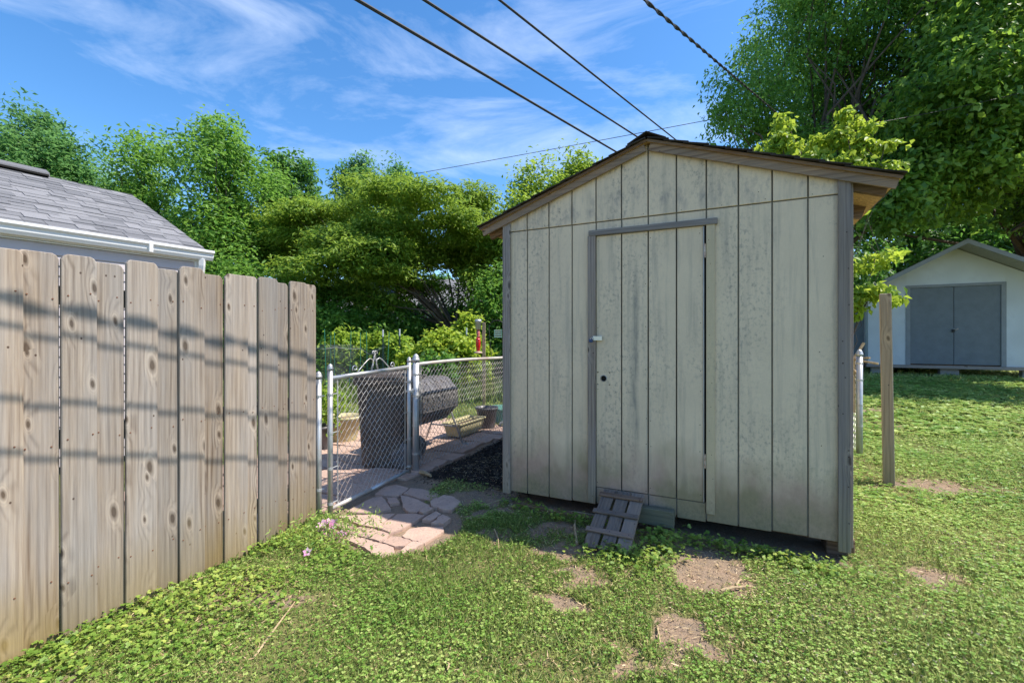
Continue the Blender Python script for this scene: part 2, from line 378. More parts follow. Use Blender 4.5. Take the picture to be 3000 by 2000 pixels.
# world layout -------------------------------------------------------
SA = R(26.5); SO = np.array((-.009, 3.97)); SX = np.array((math.cos(SA), -math.sin(SA))); SY = np.array((math.sin(SA), math.cos(SA)))
def shed_w(s, t): return SO + SX * s + SY * t                     # shed frame to ground plan
F0 = np.array((-2.167, 2.157)); FD = np.array((.4066, .9136)); FN = np.array((.9136, -.4066))   # fence line, its normal to the yard
def fence_w(u, n=0.): return F0 + FD * u + FN * n
def pix(px, py, z=0.):                                            # where a sight line meets height z
    Y = 1333. * (EYE - z) / (py - 990.); return ((px - 1500.) / 1333. * Y, Y)

DIRT = [(-.42, 4.10, .55, .26, 1.), (-.72, 3.92, .35, .24, 1.), (-.15, 3.72, .35, .10, .9), (.55, 3.40, .45, .13, .9), (1.22, 2.83, .32, .25, 1.), (.76, 2.17, .30, .14, 1.), (.47, 3.00, .34, .15, 1.), (.34, 2.46, .24, .10, 1.), (.42, 2.72, .30, .10, .8), (1.30, 3.05, .5, .22, .9), (.62, 1.95, .22, .08, .7), (.25, 3.35, .55, .20, .75),
        (1.45, 3.02, .5, .16, .8), (3.95, 4.35, .45, .28, .85), (2.45, 2.72, .25, .18, .8), (3.2, 2.5, .4, .18, .45), (3.6, 5.2, .6, .3, .45), (5.4, 7.4, 1.2, .4, .6),
        (-1.35, 2.55, .34, .13, .7), (-1.75, 2.30, .3, .1, .6), (2.6, 1.75, .4, .12, .5), (-1.9, 1.9, .3, .1, .6), (1.1, 3.2, .5, .2, .6), (6.8, 8.3, .7, .25, .7), (4.6, 4.3, .5, .15, .5),
        (4.3, 6.5, .8, .3, .5), (.05, 1.95, .4, .1, .4), (.9, 1.62, .5, .12, .4)]
def masks(x, y):
    x = np.asarray(x, float); y = np.asarray(y, float)
    soil = np.zeros_like(x)
    wx = x + .30 * (vnoise(x, y, 3.7, 51) - .5) + .14 * (vnoise(x, y, 11., 53) - .5); wy = y + .24 * (vnoise(x, y, 4.3, 52) - .5) + .10 * (vnoise(x, y, 12., 54) - .5)
    for a, b, rx, ry, k in DIRT:
        d = np.sqrt(((wx - a) / rx) ** 2 + ((wy - b) / ry) ** 2) + .8 * (vnoise(x, y, 9., 55) - .5) + .5 * (vnoise(x, y, 27., 56) - .5); soil = np.maximum(soil, k * (1 - sm(d, .25, 1.5)))
    dx, dy = x - F0[0], y - F0[1]; u = dx * FD[0] + dy * FD[1]; n = dx * FN[0] + dy * FN[1]
    # paved court: through the gate and on into the garden
    p1 = sm(u, .96, 1.10) * (1 - sm(n, .55 - .25 * sm(u, 1.9, 2.6), .75 - .25 * sm(u, 1.9, 2.6))) * (1 - sm(u, 5.3, 5.6)) * (1 - sm(-n, 1.9, 2.2))
    p1 = p1 * np.where((u < 1.62) & (n > -.06), sm(n, .14, .30) * sm(u, 1.22, 1.42), 1.)
    bx = x + .82; by = y - 3.46
    p1 = np.maximum(p1, 1 - sm(np.sqrt((bx / .46) ** 2 + (by / .48) ** 2), .8, 1.1))
    soil = np.maximum(soil, p1 * .95)
    sx = (x - SO[0]) * SX[0] + (y - SO[1]) * SX[1]; sy = (x - SO[0]) * SY[0] + (y - SO[1]) * SY[1]
    mul = sm(n, .05, .25) * (1 - sm(sx, .05, .15)) * sm(sy, .0, .35) * (1 - sm(sy, 3.0, 3.6)) * sm(u, 2.5, 2.9)
    under = sm(sx, -.05, .05) * (1 - sm(sx, 2.35, 2.45)) * sm(sy, -.16, -.06) * (1 - sm(sy, 3.0, 3.1))
    soil = np.maximum(soil, under)
    fr = np.maximum(0, 1 - np.abs(n) / .10) * (u < 1.4); soil = np.maximum(soil, .4 * fr)
    return soil, mul, p1, under, n, u
def gh(x, y):
    x = np.asarray(x, float); y = np.asarray(y, float)
    z = .36 * sm(y, 5.5, 12.5) * sm(x, 1.5, 8.) + .22 * sm(y, 9, 22) * (1 - sm(x, 1.5, 8.))
    z = z + .030 * (vnoise(x, y, .9, 1) - .5) + .016 * (vnoise(x, y, 3.1, 2) - .5)
    soil, mul, p1, under, n, u = masks(x, y)
    z = z * (1 - p1) - .022 * p1 + .05 * mul * (.3 + vnoise(x, y, 2.3, 4))
    z = z - .015 * soil * (1 - p1)
    return z + .006 * (vnoise(x, y, 14, 3) - .5)
def gz(x, y): return float(gh(np.array([x]), np.array([y]))[0])

def build_ground():
    def axis(lo, a, b, hi, fine, k=1.16):
        ax = list(np.arange(a, b + 1e-6, fine)); st = fine; v = ax[-1]
        while v < hi: st *= k; v += st; ax.append(v)
        st = fine; v = ax[0]
        while v > lo: st *= k; v -= st; ax.insert(0, v)
        return np.array(ax)
    X = axis(-500, -3.4, 5.4, 500, .045); Y = axis(-60, 1.4, 8.2, 600, .045)
    gx, gy = np.meshgrid(X, Y); z = gh(gx, gy); soil, mul, *_ = masks(gx, gy)
    nx, ny = len(X), len(Y); vs = np.stack([gx, gy, z], -1).reshape(-1, 3)
    i = np.arange(nx * ny).reshape(ny, nx); q = np.stack([i[:-1, :-1], i[:-1, 1:], i[1:, 1:], i[1:, :-1]], -1).reshape(-1, 4)
    me = bpy.data.meshes.new('ground'); me.vertices.add(len(vs)); me.vertices.foreach_set('co', vs.ravel())
    me.loops.add(q.size); me.loops.foreach_set('vertex_index', q.ravel().astype(np.int32))
    me.polygons.add(len(q)); me.polygons.foreach_set('loop_start', np.arange(0, q.size, 4, dtype=np.int32)); me.update(calc_edges=True)
    for nm, a in (('soil', soil), ('mulch', mul)):
        at = me.attributes.new(nm, 'FLOAT', 'POINT'); at.data.foreach_set('value', a.ravel().astype(np.float32))
    me.polygons.foreach_set('use_smooth', [True] * len(me.polygons)); me.materials.append(M['ground'])
    o = link('ground', me, kind='structure')
build_ground()

# ------------------------------------------------------------------ flagstone path
def path():
    root = bpy.data.objects.new('flagstone_path', None); C.objects.link(root); root['kind'] = 'structure'
    sc = 400 / 1651.
    polys = [[(490, 815), (700, 690), (800, 645), (900, 628), (950, 690), (1005, 770), (800, 818), (560, 825)],
        [(830, 590), (950, 505), (1080, 490), (1220, 530), (1195, 560), (1100, 612), (980, 610)],
        [(1170, 595), (1250, 530), (1400, 540), (1580, 590), (1560, 640), (1500, 665), (1350, 640)],
        [(1135, 610), (1200, 620), (1340, 665), (1475, 735), (1400, 770), (1320, 808), (1220, 795), (1160, 750)],
        [(1495, 690), (1650, 620), (1770, 640), (1850, 700), (1740, 790), (1600, 770), (1505, 740)],
        [(380, 872), (600, 852), (860, 845), (1045, 835), (830, 982), (640, 955), (500, 905)],
        [(845, 995), (1095, 840), (1300, 835), (1415, 852), (1320, 910), (1140, 1015), (1010, 1060)],
        [(495, 1060), (640, 992), (800, 1017), (995, 1082), (940, 1148), (870, 1166), (680, 1116)],
        [(1155, 1095), (1245, 1012), (1400, 992), (1635, 988), (1645, 1030), (1420, 1176), (1280, 1148)],
        [(475, 1150), (520, 1094), (700, 1138), (900, 1194), (1035, 1233), (1045, 1290), (900, 1345), (780, 1308), (700, 1240)],
        [(915, 1172), (1020, 1104), (1130, 1114), (1255, 1162), (1180, 1218), (1060, 1225)],
        [(1135, 1280), (1270, 1174), (1405, 1196), (1300, 1258), (1150, 1315)],
        [(350, 940), (520, 960), (560, 970), (470, 1030), (400, 1000)],
        [(1395, 900), (1560, 805), (1615, 840), (1500, 915)], [(1505, 950), (1640, 855), (1730, 900), (1640, 965)],
        [(965, 645), (1080, 645), (1115, 700), (1000, 718)], [(1355, 810), (1440, 755), (1525, 772), (1400, 828)]]
    W = [[pix(900 + x * sc, 1300 + y * sc, .008) for x, y in p] for p in polys]
    man_c = [np.mean(p, 0) for p in W]
    # the court behind the gate: courses of split stone
    u = 1.15
    while u < 5.6:
        du = random.uniform(.24, .36); n = -.06
        n = random.uniform(.0, .12) if u > 2.6 else -.10
        while n > -2.1:
            dn = random.uniform(.28, .55); j = lambda: random.uniform(-.022, .022)
            c = fence_w(u + du / 2, n - dn / 2)
            if min(np.hypot(*(c - m)) for m in man_c) > .26:
                W.append([fence_w(u + .014 + j(), n - .014 + j()), fence_w(u + du * .5 + j(), n - .012 + j()), fence_w(u + du - .014 + j(), n - .014 + j()), fence_w(u + du - .014 + j(), n - dn + .014 + j()), fence_w(u + du * .4 + j(), n - dn + .014 + j()), fence_w(u + .014 + j(), n - dn + .014 + j())])
            n -= dn
        u += du
    for p in W:
        p = [np.array(q, float) for q in p]; c = np.mean(p, 0); p = [c + (q - c) * 1.045 for q in p]; n = len(p); ring = []
        for i in range(n):
            a, b = p[i], p[(i + 1) % n]; ring.append(a)
            if np.hypot(*(b - a)) > .09:
                for t in (.33, .66): ring.append(a + (b - a) * t + rng.normal(0, .0045, 2))
        k = len(ring); top = random.uniform(.001, .012); tx, ty = rng.normal(0, .012, 2)
        vs = []
        for s, z in ((1., -.05), (1., top - .006), (.982, top)):
            for q in ring:
                r = (q - c) * s; vs.append((r[0], r[1], z + (r[0] * tx + r[1] * ty if z > 0 or s < 1 else 0)))
        fs = [(i, (i + 1) % k, k + (i + 1) % k, k + i) for i in range(k)] + [(k + i, k + (i + 1) % k, 2 * k + (i + 1) % k, 2 * k + i) for i in range(k)] + [tuple(range(2 * k, 3 * k))]
        MB().add(vs, fs).obj('flagstone', 'stone', root, loc=(c[0], c[1], 0))
path()

# ------------------------------------------------------------------ wooden privacy fence
def picket_mesh(w, h, t=.017, ear=.022):
    lean = random.uniform(-.004, .004); e1, e2 = ear * random.uniform(.7, 1.2), ear * random.uniform(.7, 1.2)
    poly = [(0, 0), (w, 0), (w + lean, h - e2 * 1.1), (w - e2 * .45 + lean, h - e2 * .35), (w - e2 + lean, h), (e1 + lean, h), (e1 * .45 + lean, h - e1 * .35), (lean, h - e1 * 1.1)]
    b = .003; inn = [(x + (b if x < w / 2 else -b), z - (b if z > h / 2 else 0)) for x, z in poly]
    n = len(poly); vs = [(x, t, z) for x, z in poly] + [(x, b, z) for x, z in poly] + [(x, 0, z) for x, z in inn]
    fs = [tuple(range(n))] + [(n + i, n + (i + 1) % n, (i + 1) % n, i) for i in range(n)] + [(2 * n + i, 2 * n + (i + 1) % n, n + (i + 1) % n, n + i) for i in range(n)] + [tuple(range(2 * n, 3 * n))[::-1]]
    return MB().add(vs, fs)
def wood_fence():
    rz = math.atan2(FD[1], FD[0]); root = thing('wooden_fence', 'tall weathered tan privacy fence of overlapping dog-eared boards beside the lawn', 'fence', (F0[0], F0[1], 0), rz)
    # local x runs along the fence, local -y faces the yard
    fronts = [(-1.29, .14), (-1.03, .14), (-.77, .14), (-.51, .14), (-.257, .14), (.014, .137), (.270, .147), (.535, .142), (.799, .154), (1.035, .148), (1.277, .156)]
    backs = [(-1.17, .142), (-.91, .142), (-.65, .142), (-.39, .136), (-.132, .1455), (.135, .1365), (.40, .1345), (.66, .1385), (.935, .0995), (1.165, .1115), (1.415, .119)]
    nails = MB()
    for k, (lst, y) in enumerate(((fronts, -.034), (backs, -.0165))):
        for u, w in lst:
            top = 1.822 + .012 * u + random.uniform(-.010, .012) - (.012 if k else 0)
            bot = gz(*fence_w(u + w / 2, .03)) + random.uniform(.0, .02)
            picket_mesh(w, top - bot).obj('picket', 'picket', root, loc=(u, y + random.uniform(-.001, .001), bot))
            for z in (1.62, .93, .26):
                for dx in (.022, w - .026):
                    a, b = u + dx + random.uniform(-.008, .008), z + random.uniform(-.02, .02)
                    nails.lathe([(.0042, 0), (.0035, .002)], 6, Matrix.Translation((a, y - .0005, b)) @ Matrix.Rotation(R(90), 4, 'X'))
    nails.obj('nail_heads', 'rust_nail', root, kind='stuff')
    for z in (.22, .89, 1.58): MB().cbox((-1.32, .0015, z), (1.53, .040, z + .089), .003).obj('rail', 'timber', root)
    for u in (-1.2, .6, 1.48): MB().cbox((u - .045, .042, -.3), (u + .045, .131, 1.70), .004).obj('fence_post', 'postwood', root)
wood_fence()

# ------------------------------------------------------------------ garden shed
def shed():
    root = thing('garden_shed', 'beige board-sided garden shed with a low gable roof and plank door', 'shed', (SO[0], SO[1], 0), -SA)
    RX, RZ, EL, ER, EZ = 1.164, 2.888, -.275, 2.654, 2.378      # ridge, eaves (underside of roof deck at the front)
    def roof_z(s): return RZ - (RZ - EZ) * (abs(s - RX) / (RX - EL if s < RX else ER - RX))
    L, Rr, D = -.064, 2.412, 3.05
    grooves = [-.05, .157, .357, .559, .760, .963, 1.164, 1.367, 1.570, 1.776, 1.981, 2.186, 2.398]
    gw = .005
    def board(s0, s1, z0, z1a, z1b, y=0., th=.011, nm='siding_board', par=None, m='siding'):
        b = .0025; P = lambda s, z: (s, z)
        o = [(s0, z0), (s1, z0), (s1, z1b), (s0, z1a)]; i = [(s0 + b, z0 + b), (s1 - b, z0 + b), (s1 - b, z1b - b), (s0 + b, z1a - b)]
        vs = [(s, y + th, z) for s, z in o] + [(s, y + b, z) for s, z in o] + [(s, y, z) for s, z in i]
        fs = [(0, 3, 2, 1)] + [(k, (k + 1) % 4, 4 + (k + 1) % 4, 4 + k) for k in range(4)] + [(4 + k, 4 + (k + 1) % 4, 8 + (k + 1) % 4, 8 + k) for k in range(4)] + [(8, 9, 10, 11)]
        return MB().add(vs, fs).obj(nm, m, par or root)
    for a, b in zip(grooves[:-1], grooves[1:]):
        a2, b2 = a + gw, b - gw
        board(a2, b2, 2.345, roof_z(a2) - .004, roof_z(b2) - .004, y=-.007)
        z0 = .092 + .012 * (a / 2.4) + random.uniform(-.004, .004)
        if b <= .76: board(a2, min(b2, .757), z0, 2.338, 2.338)
        elif a >= 1.57: board(a2, b2, z0 + .01, 2.338, 2.338)
        else:
            board(a2, b2, 2.232, 2.338, 2.338)                     # above the door
            board(a2, b2, z0 + (.01 if b < 1.0 else .0), .232, .232)  # under the door
    # dark sheet behind the grooves (frame of the wall)
    MB().prism([(L + .01, .11), (Rr - .01, .12), (Rr - .01, roof_z(Rr) - .01), (RX, RZ - .01), (L + .01, roof_z(L) - .01)], 1, .0085, .05).obj('wall_sheathing', 'groove', root)
    # side and back walls
    for x0, x1 in ((L + .003, L + .014), (Rr - .014, Rr - .003)):
        y = .06
        while y < D - .02:
            y2 = min(y + .203, D); zt = roof_z(x0) - .01
            MB().cbox((x0, y + gw, .10), (x1, y2 - gw, zt), .002).obj('siding_board', 'siding', root); y = y2
        xi = x0 + .012 if x0 < 1 else x0 - .012
        MB().cbox((min(xi, xi + .01), .052, .11), (max(xi, xi + .01), D - .01, roof_z(x0) - .03), .001).obj('wall_sheathing', 'groove', root)
    MB().prism([(L + .02, .11), (Rr - .02, .11), (Rr - .02, roof_z(Rr) - .01), (RX, RZ - .01), (L + .02, roof_z(L) - .01)], 1, D - .02, D).obj('back_wall', 'siding', root)
    # corner boards
    for s0, s1, zb in ((-.068, .002, .072), (2.346, 2.414, .060)):
        zt = min(roof_z(s0), roof_z(s1)) - .002
        MB().cbox((s0, -.027, zb), (s1, -.0082, zt), .003).obj('corner_board', 'greywood', root)
    for x0, x1 in ((L - .016, L + .002), (Rr - .002, Rr + .016)):
        MB().cbox((x0, -.0078, .09), (x1, .08, roof_z(x0) - .03), .003).obj('corner_board', 'greywood', root)
    # door
    door = MB().cbox((.764, .0085, .242), (1.549, .036, 2.226), .002).obj('door', 'groove', root)
    dg = [.764, .963, 1.164, 1.367, 1.549]
    for a, b in zip(dg[:-1], dg[1:]):
        a2 = a + (gw if a > .77 else 0); b2 = b - (gw if b < 1.54 else 0)
        if a == .764:                                             # first board carries the empty latch hole
            cx, cz, r = .822, 1.101, .0225; k = 20; out = []
            z0, z1 = .240, 2.228; ring = [(cx + r * math.cos(2 * math.pi * i / k), cz + r * math.sin(2 * math.pi * i / k)) for i in range(k)]
            sq = []
            for i in range(k):
                dx, dz = math.cos(2 * math.pi * i / k), math.sin(2 * math.pi * i / k); q = .052 / max(abs(dx), abs(dz))
                sq.append((min(max(cx + dx * q, a2), b2), cz + dz * q))
            vs = [(x, -.004, z) for x, z in ring] + [(x, -.004, z) for x, z in sq] + [(x, .03, z) for x, z in ring]
            fs = [(i, (i + 1) % k, k + (i + 1) % k, k + i) for i in range(k)] + [(i, 2 * k + i, 2 * k + (i + 1) % k, (i + 1) % k) for i in range(k)]
            mb = MB().add(vs, fs)
            sx0, sx1 = min(p[0] for p in sq), max(p[0] for p in sq)
            mb.cbox((a2, -.004, z0), (b2, .0075, cz - .052), .001); mb.cbox((a2, -.004, cz + .052), (b2, .0075, z1), .001)
            mb.cbox((a2, -.004, cz - .0515), (sx0, .0075, cz + .0515), .0003) if sx0 - a2 > .002 else None
            mb.cbox((sx1, -.004, cz - .0515), (b2, .0075, cz + .0515), .0003)
            mb.obj('door_board', 'siding', door)
            prof = [(.0225, .004), (.0265, .006), (.0265, -.002), (.0225, -.004), (.0225, .004)]
            MB().lathe([(r_, -z_) for r_, z_ in prof], 20, Matrix.Translation((cx, -.004, cz)) @ Matrix.Rotation(R(90), 4, 'X'), cap=False).obj('hole_ring', 'greytrim', door)
            MB().lathe([(.022, 0), (.0215, .001)], 20, Matrix.Translation((cx, .0075, cz)) @ Matrix.Rotation(R(90), 4, 'X')).obj('latch_hole', 'dark', door)
        else: board(a2, b2, .240, 2.228, 2.228, y=-.004, nm='door_board', par=door)
    MB().cbox((1.5505, -.012, .245), (1.556, .03, 2.222), .001).obj('door_edge_strip', 'galv', door)
    MB().cbox((1.557, .004, .24), (1.569, .03, 2.23), .001).obj('door_gap', 'dark', root)
    MB().cbox((.697, -.024, .105), (.7595, -.0015, 2.2335), .003).obj('door_jamb', 'greywood', root)
    MB().cbox((.695, -.027, 2.2345), (1.634, -.0015, 2.279), .003, Matrix.Rotation(R(.25), 4, 'Y')).obj('door_head', 'greywood_x', root)
    MB().cbox((1.5705, -.018, .165), (1.627, -.0015, 2.2325), .002).obj('door_jamb', 'beigeboard', root, label='beige painted jamb board on the hinge side')
    for z in (2.045, .54):
        h = MB(); h.tube([(1.5615, -.021, z - .05), (1.5615, -.021, z + .05)], .006, 10); h.cbox((1.555, -.0165, z - .045), (1.569, -.0125, z + .045), .001)
        for dz in (-.017, .017): h.tube([(1.5615, -.021, z + dz - .001), (1.5615, -.021, z + dz + .001)], .0068, 10)
        h.obj('hinge', 'hinge', door)
    hp = MB(); hp.cbox((.742, -.031, 1.400), (.815, -.0245, 1.436), .002); hp.cbox((.775, -.025, 1.405), (.812, -.0045, 1.431), .001); hp.obj('hasp', 'brass', door)
    pl = MB(); pl.cbox((.716, -.052, 1.386), (.744, -.034, 1.412), .003); pl.obj('padlock', 'blue', door)
    sh = MB(); sh.tube([(.736 + .009 * math.cos(t), -.040, 1.411 + .014 * math.sin(t)) for t in np.linspace(math.pi, 0, 9)], .0026, 6); sh.obj('shackle', 'brass', door)
    nl = MB()
    def nail(s, z, y, r=.0032): nl.lathe([(r, 0), (r * .8, .0015)], 7, Matrix.Translation((s, y, z)) @ Matrix.Rotation(R(90), 4, 'X'))
    for s in (.775, 1.148, 1.181, 1.53):
        for z in (.27, .62, .80, 1.02, 1.20, 1.52, 1.85, 2.19):
            if s < .8 and z in (.80, 1.20): continue
            nail(s + random.uniform(-.004, .004), z + random.uniform(-.02, .02), -.0045)
    for z in np.arange(.25, 2.2, .17): nail(1.598 + random.uniform(-.018, .018), z, -.0185, .0026)
    for s in np.arange(.05, 2.35, .27): nail(s, 2.362 + random.uniform(-.004, .004), -.0075, .0028)
    for s, z in ((2.27, 1.95), (2.25, 1.33), (2.26, .72), (.45, 2.46), (1.9, 2.42)): nail(s, z, -.0075 if z > 2.34 else -.0005)
    for z in np.arange(.25, 2.3, .23): nail(2.385 + random.uniform(-.02, .02), z, -.0275, .004)
    nl.obj('nail_heads', 'nail', root, kind='stuff')
    # roof: deck, rafters, rake boards, shingle courses
    sl = math.atan2(RZ - EZ, RX - EL); roof = MB().prism([(EL, EZ), (RX, RZ), (ER, EZ), (ER, EZ + .013), (RX, RZ + .013), (EL, EZ + .013)], 1, -.062, D + .06).obj('roof', 'osb', root)
    for sg in (-1, 1):
        e = EL if sg < 0 else ER; ln = math.hypot(RX - e, RZ - EZ); th = math.atan2(RZ - EZ, abs(RX - e))
        def fr(d, h, y):                                          # d down the slope from the ridge, h above the deck
            return (RX + sg * (d * math.cos(th) + h * math.sin(th)), y, RZ - d * math.sin(th) + h * math.cos(th))
        def slab(d0, d1, h0, h1, y0, y1, nm, m, par, dip=0.):
            vs = [fr(d, h, y) for y in (y0, y1) for d, h in ((d0, h0), (d1, h0 - dip), (d1, h1 - dip), (d0, h1))]
            return MB().add(vs, [(0, 1, 2, 3), (7, 6, 5, 4), (0, 4, 5, 1), (1, 5, 6, 2), (2, 6, 7, 3), (3, 7, 4, 0)]).obj(nm, m, par)
        rk = slab(.028, ln - .006, -.058, -.002, -.046, -.0285, 'rake_board', 'rake', root)
        slab(.0, ln + .004, -.003, .016, -.067, -.0625, 'drip_edge', 'rafter', roof)
        # split shingle courses, each a row of tabs along the eave
        nc = 11; ex = ln / nc
        for c in range(nc):
            y = -.088 + random.uniform(-.008, .004); k = 0
            while y < D + .06:
                y2 = min(y + (.30 if (k or c % 2) else .16), D + .085); lift = random.uniform(0, .004)
                slab(c * ex - (.02 if c else -.0), (c + 1) * ex + .012, .0165 + lift * .3, .0225 + lift, y + .002, y2 - .002, 'shingle', 'darkshingle', roof, dip=-.009 - lift)
                y = y2; k += 1
        for yy in np.arange(.02, D, .61):
            slab(.05, ln - .035, -.09, -.0015, yy, yy + .038, 'rafter', 'rafter', roof)
        ex0 = ln - .022
    y = -.09
    while y < D + .05:
        y2 = y + .30; vs = []
        for yy in (y, y2 - .004):
            for dx, dz in ((-.14, -.026), (0, .044), (.14, -.026), (.14, -.018), (0, .052), (-.14, -.018)): vs.append((RX + dx, yy, RZ + dz + .014))
        MB().add(vs, [(0, 1, 4, 5), (1, 2, 3, 4), (6, 11, 10, 7), (7, 10, 9, 8), (0, 6, 7, 1), (1, 7, 8, 2), (2, 8, 9, 3), (3, 9, 10, 4), (4, 10, 11, 5), (5, 11, 6, 0)]).obj('ridge_cap', 'darkshingle', roof); y = y2
    # floor frame and skids
    MB().cbox((L + .03, .16, .05), (Rr - .03, .20, .115), .004).obj('floor_joist', 'rafter', root)
    for yy in (.5, 1.5, 2.5): MB().cbox((L + .05, yy, -.05), (Rr - .05, yy + .14, .11), .004).obj('skid', 'timber', root)
    MB().cbox((2.30, .10, -.03), (2.42, .32, .085), .006).obj('support_block', 'rafter', root)
    MB().cbox((2.405, .06, .03), (2.45, .16, .12), .006).obj('rafter_offcut', 'rafter', root)
    # ground slab cast under the left end: old sill board lying loose
shed()
def sill():
    a = shed_w(.12, -.045); o = MB().cbox((0, -.03, 0), (.72, .03, .028), .004).obj('loose_board', 'rake', loc=(a[0], a[1], gz(*a) + .004), rot=(0, 0, -SA - R(2)))
    tag(o, 'thin brown board lying on the soil along the foot of the shed wall', 'board')
sill()

# ramp at the door
def ramp():
    p = shed_w(.985, -.075); rz = -SA + R(0.5)
    a = math.atan2(.185, .50); root = thing('wooden_ramp', 'small slatted wooden ramp leaning up to the shed door', 'ramp', (p[0], p[1], .225), rz)
    T = Matrix.Rotation(a, 4, 'X')
    for i, (x0, x1) in enumerate(((-.15, -.058), (-.038, .052), (.066, .158))):
        MB().cbox((x0, -.56, -.018), (x1, .045, 0), .003).obj('plank', 'plank', root, rot=(a, 0, 0), loc=(0, 0, random.uniform(-.002, .002)))
    for y in (-.035, -.225, -.415):
        MB().cbox((-.165, y - .020, .0045), (.160, y + .020, .022), .005).obj('cleat', 'cleat', root, rot=(a, 0, R(random.uniform(-1.5, 1.5))))
    nl = MB()
    for y in (-.035, -.225, -.415):
        for x in (-.13, .0, .13): nl.lathe([(.004, .0222), (.003, .0235)], 6, T @ Matrix.Translation((x, y, 0)))
    nl.obj('nail_heads', 'nail', root, kind='stuff')
    q = shed_w(.86, -.07); o = MB().cbox((0, -.03, 0), (.50, .045, .12), .005).obj('step_timber', 'timber', loc=(q[0], q[1], .045), rot=(0, 0, -SA))
    tag(o, 'squared greenish timber lying under the shed door behind the ramp', 'timber')
ramp()

# ------------------------------------------------------------------ chain-link fencing
def link_mesh(mb, P, D, length, h, z0, p=.036, bow=.0, r=.0025, tips=True):
    """woven diamond wires in the vertical plane from P along D"""
    n = int(length / p); rows = int(h / p); N = np.array((D[1], -D[0]))
    for i in range(n):
        pts = []
        for j in range(rows + 1):
            o = (j + i) % 2; x = (i + o) * p; z = z0 + j * p
            b = bow * math.sin(math.pi * x / length) * math.sin(math.pi * j / rows); w = .0025 * (1 if j % 2 else -1)
            pts.append((P[0] + D[0] * x + N[0] * (b + w), P[1] + D[1] * x + N[1] * (b + w), z))
        if tips:
            e = pts[-1]; pts.append((e[0], e[1], e[2] + .025))
        mb.tube(pts, r, 3, cap=False)
def cap_post(mb, x, y, z0, z1, r):
    mb.tube([(x, y, z0), (x, y, z1)], r, 14)
def dome(mb, x, y, z, r):
    mb.lathe([(r * 1.15, 0), (r * 1.15, r * .9), (r * 1.0, r * 1.0), (r * 1.0, r * 1.3), (r * .75, r * 1.9), (r * .3, r * 2.3), (.0008, r * 2.45)], 14, Matrix.Translation((x, y, z)))
def band(mb, x, y, z, r, dirv, l=.05):
    mb.tube([(x, y, z - .009), (x, y, z + .009)], r + .0025, 14); mb.cbox((x - .004, y - .004, z - .007), (x + .004, y + .004, z + .007), .001)
    mb.tube([(x, y, z), (x + dirv[0] * l, y + dirv[1] * l, z)], .005, 6)

GATE_A = np.array((-1.45, 3.63)); GATE_B = np.array((-1.062, 4.70)); GD = (GATE_B - GATE_A) / np.hypot(*(GATE_B - GATE_A)); GL = np.hypot(*(GATE_B - GATE_A))
def gate():
    root = thing('chain_link_gate', 'galvanized chain-link gate with a scroll ornament on its top rail', 'gate', (GATE_A[0], GATE_A[1], 0)); G0 = -GATE_A
    at = lambda t: (GD[0] * t, GD[1] * t)
    for t, zt in ((0, 1.165), (GL, 1.175)):
        x, y = at(t); mb = MB(); cap_post(mb, x, y, .025, zt, .021); st = mb.obj('stile', 'galv', root, True)
        mb = MB(); dome(mb, x, y, zt, .021); mb.obj('post_cap', 'galv', st, True)
    a0, a1 = at(.018), at(GL - .018)
    MB().tube([(*a0, 1.10), (*at(GL / 2), 1.112), (*a1, 1.125)], .0175, 12).obj('top_rail', 'galv', root, True)
    MB().tube([(*a0, .058), (*at(GL * .45), .052)], .0175, 12).obj('bottom_rail', 'rustpipe', root, True)
    MB().tube([(*at(GL * .45), .052), (*a1, .060)], .0173, 12).obj('bottom_rail', 'galv', root, True)
    for t in (.085, GL - .075):
        mb = MB(); x, y = at(t); mb.cbox((x - .003, y - .008, .06), (x + .003, y + .008, 1.09), .001); mb.obj('tension_bar', 'galv', root)
    for t, sg in ((0, 1), (GL, -1)):
        for z in (.10, .38, .66, .97):
            mb = MB(); x, y = at(t); band(mb, x, y, z, .021, (GD[0] * sg, GD[1] * sg), .085); mb.obj('tension_band', 'galv', root)
    mb = MB(); link_mesh(mb, at(.07), GD, GL - .14, 1.06, .055, bow=-.035, tips=False); o = mb.obj('chain_link_mesh', 'wire', root, kind='stuff')
    # scroll ornament
    def scroll(c, z, r0, r1, a0, a1, flip=1, tail=None):
        pts = []
        for k in range(22):
            t = k / 21; a = a0 + (a1 - a0) * t; r = r0 + (r1 - r0) * t; pts.append((*at(c + 1.2 * flip * r * math.cos(a)), z + r * math.sin(a)))
        if tail: pts = pts + [(*at(q), zz) for q, zz in tail]
        return pts
    orn = MB(); c = GL * .50; zt = 1.128
    for fl in (1, -1):
        orn.tube(scroll(c + fl * .018, zt + .155, .012, .026, -.5, 4.4, fl, [(c + fl * .012, zt + .10), (c + fl * .030, zt + .05), (c + fl * .05, zt + .01)]), .0055, 6)
        orn.tube([(*at(c + fl * x), zt + z) for x, z in ((.045, .0), (.022, .05), (.03, .095), (.07, .108), (.11, .09), (.16, .055), (.21, .02), (.235, .0))], .0055, 6)
        orn.tube(scroll(c + fl * .27, zt + .032, .010, .030, 5.5, -.6, fl), .0055, 6)
    orn.obj('scroll_ornament', 'galv', root, True)
    mb = MB(); x, y = at(GL); mb.cbox((x - .03, y - .02, .86), (x + .05, y + .03, .885), .004); mb.tube([(x + .03, y, .84), (x + .035, y + .01, .90)], .006, 8); mb.obj('latch', 'rustpipe', root)
gate()
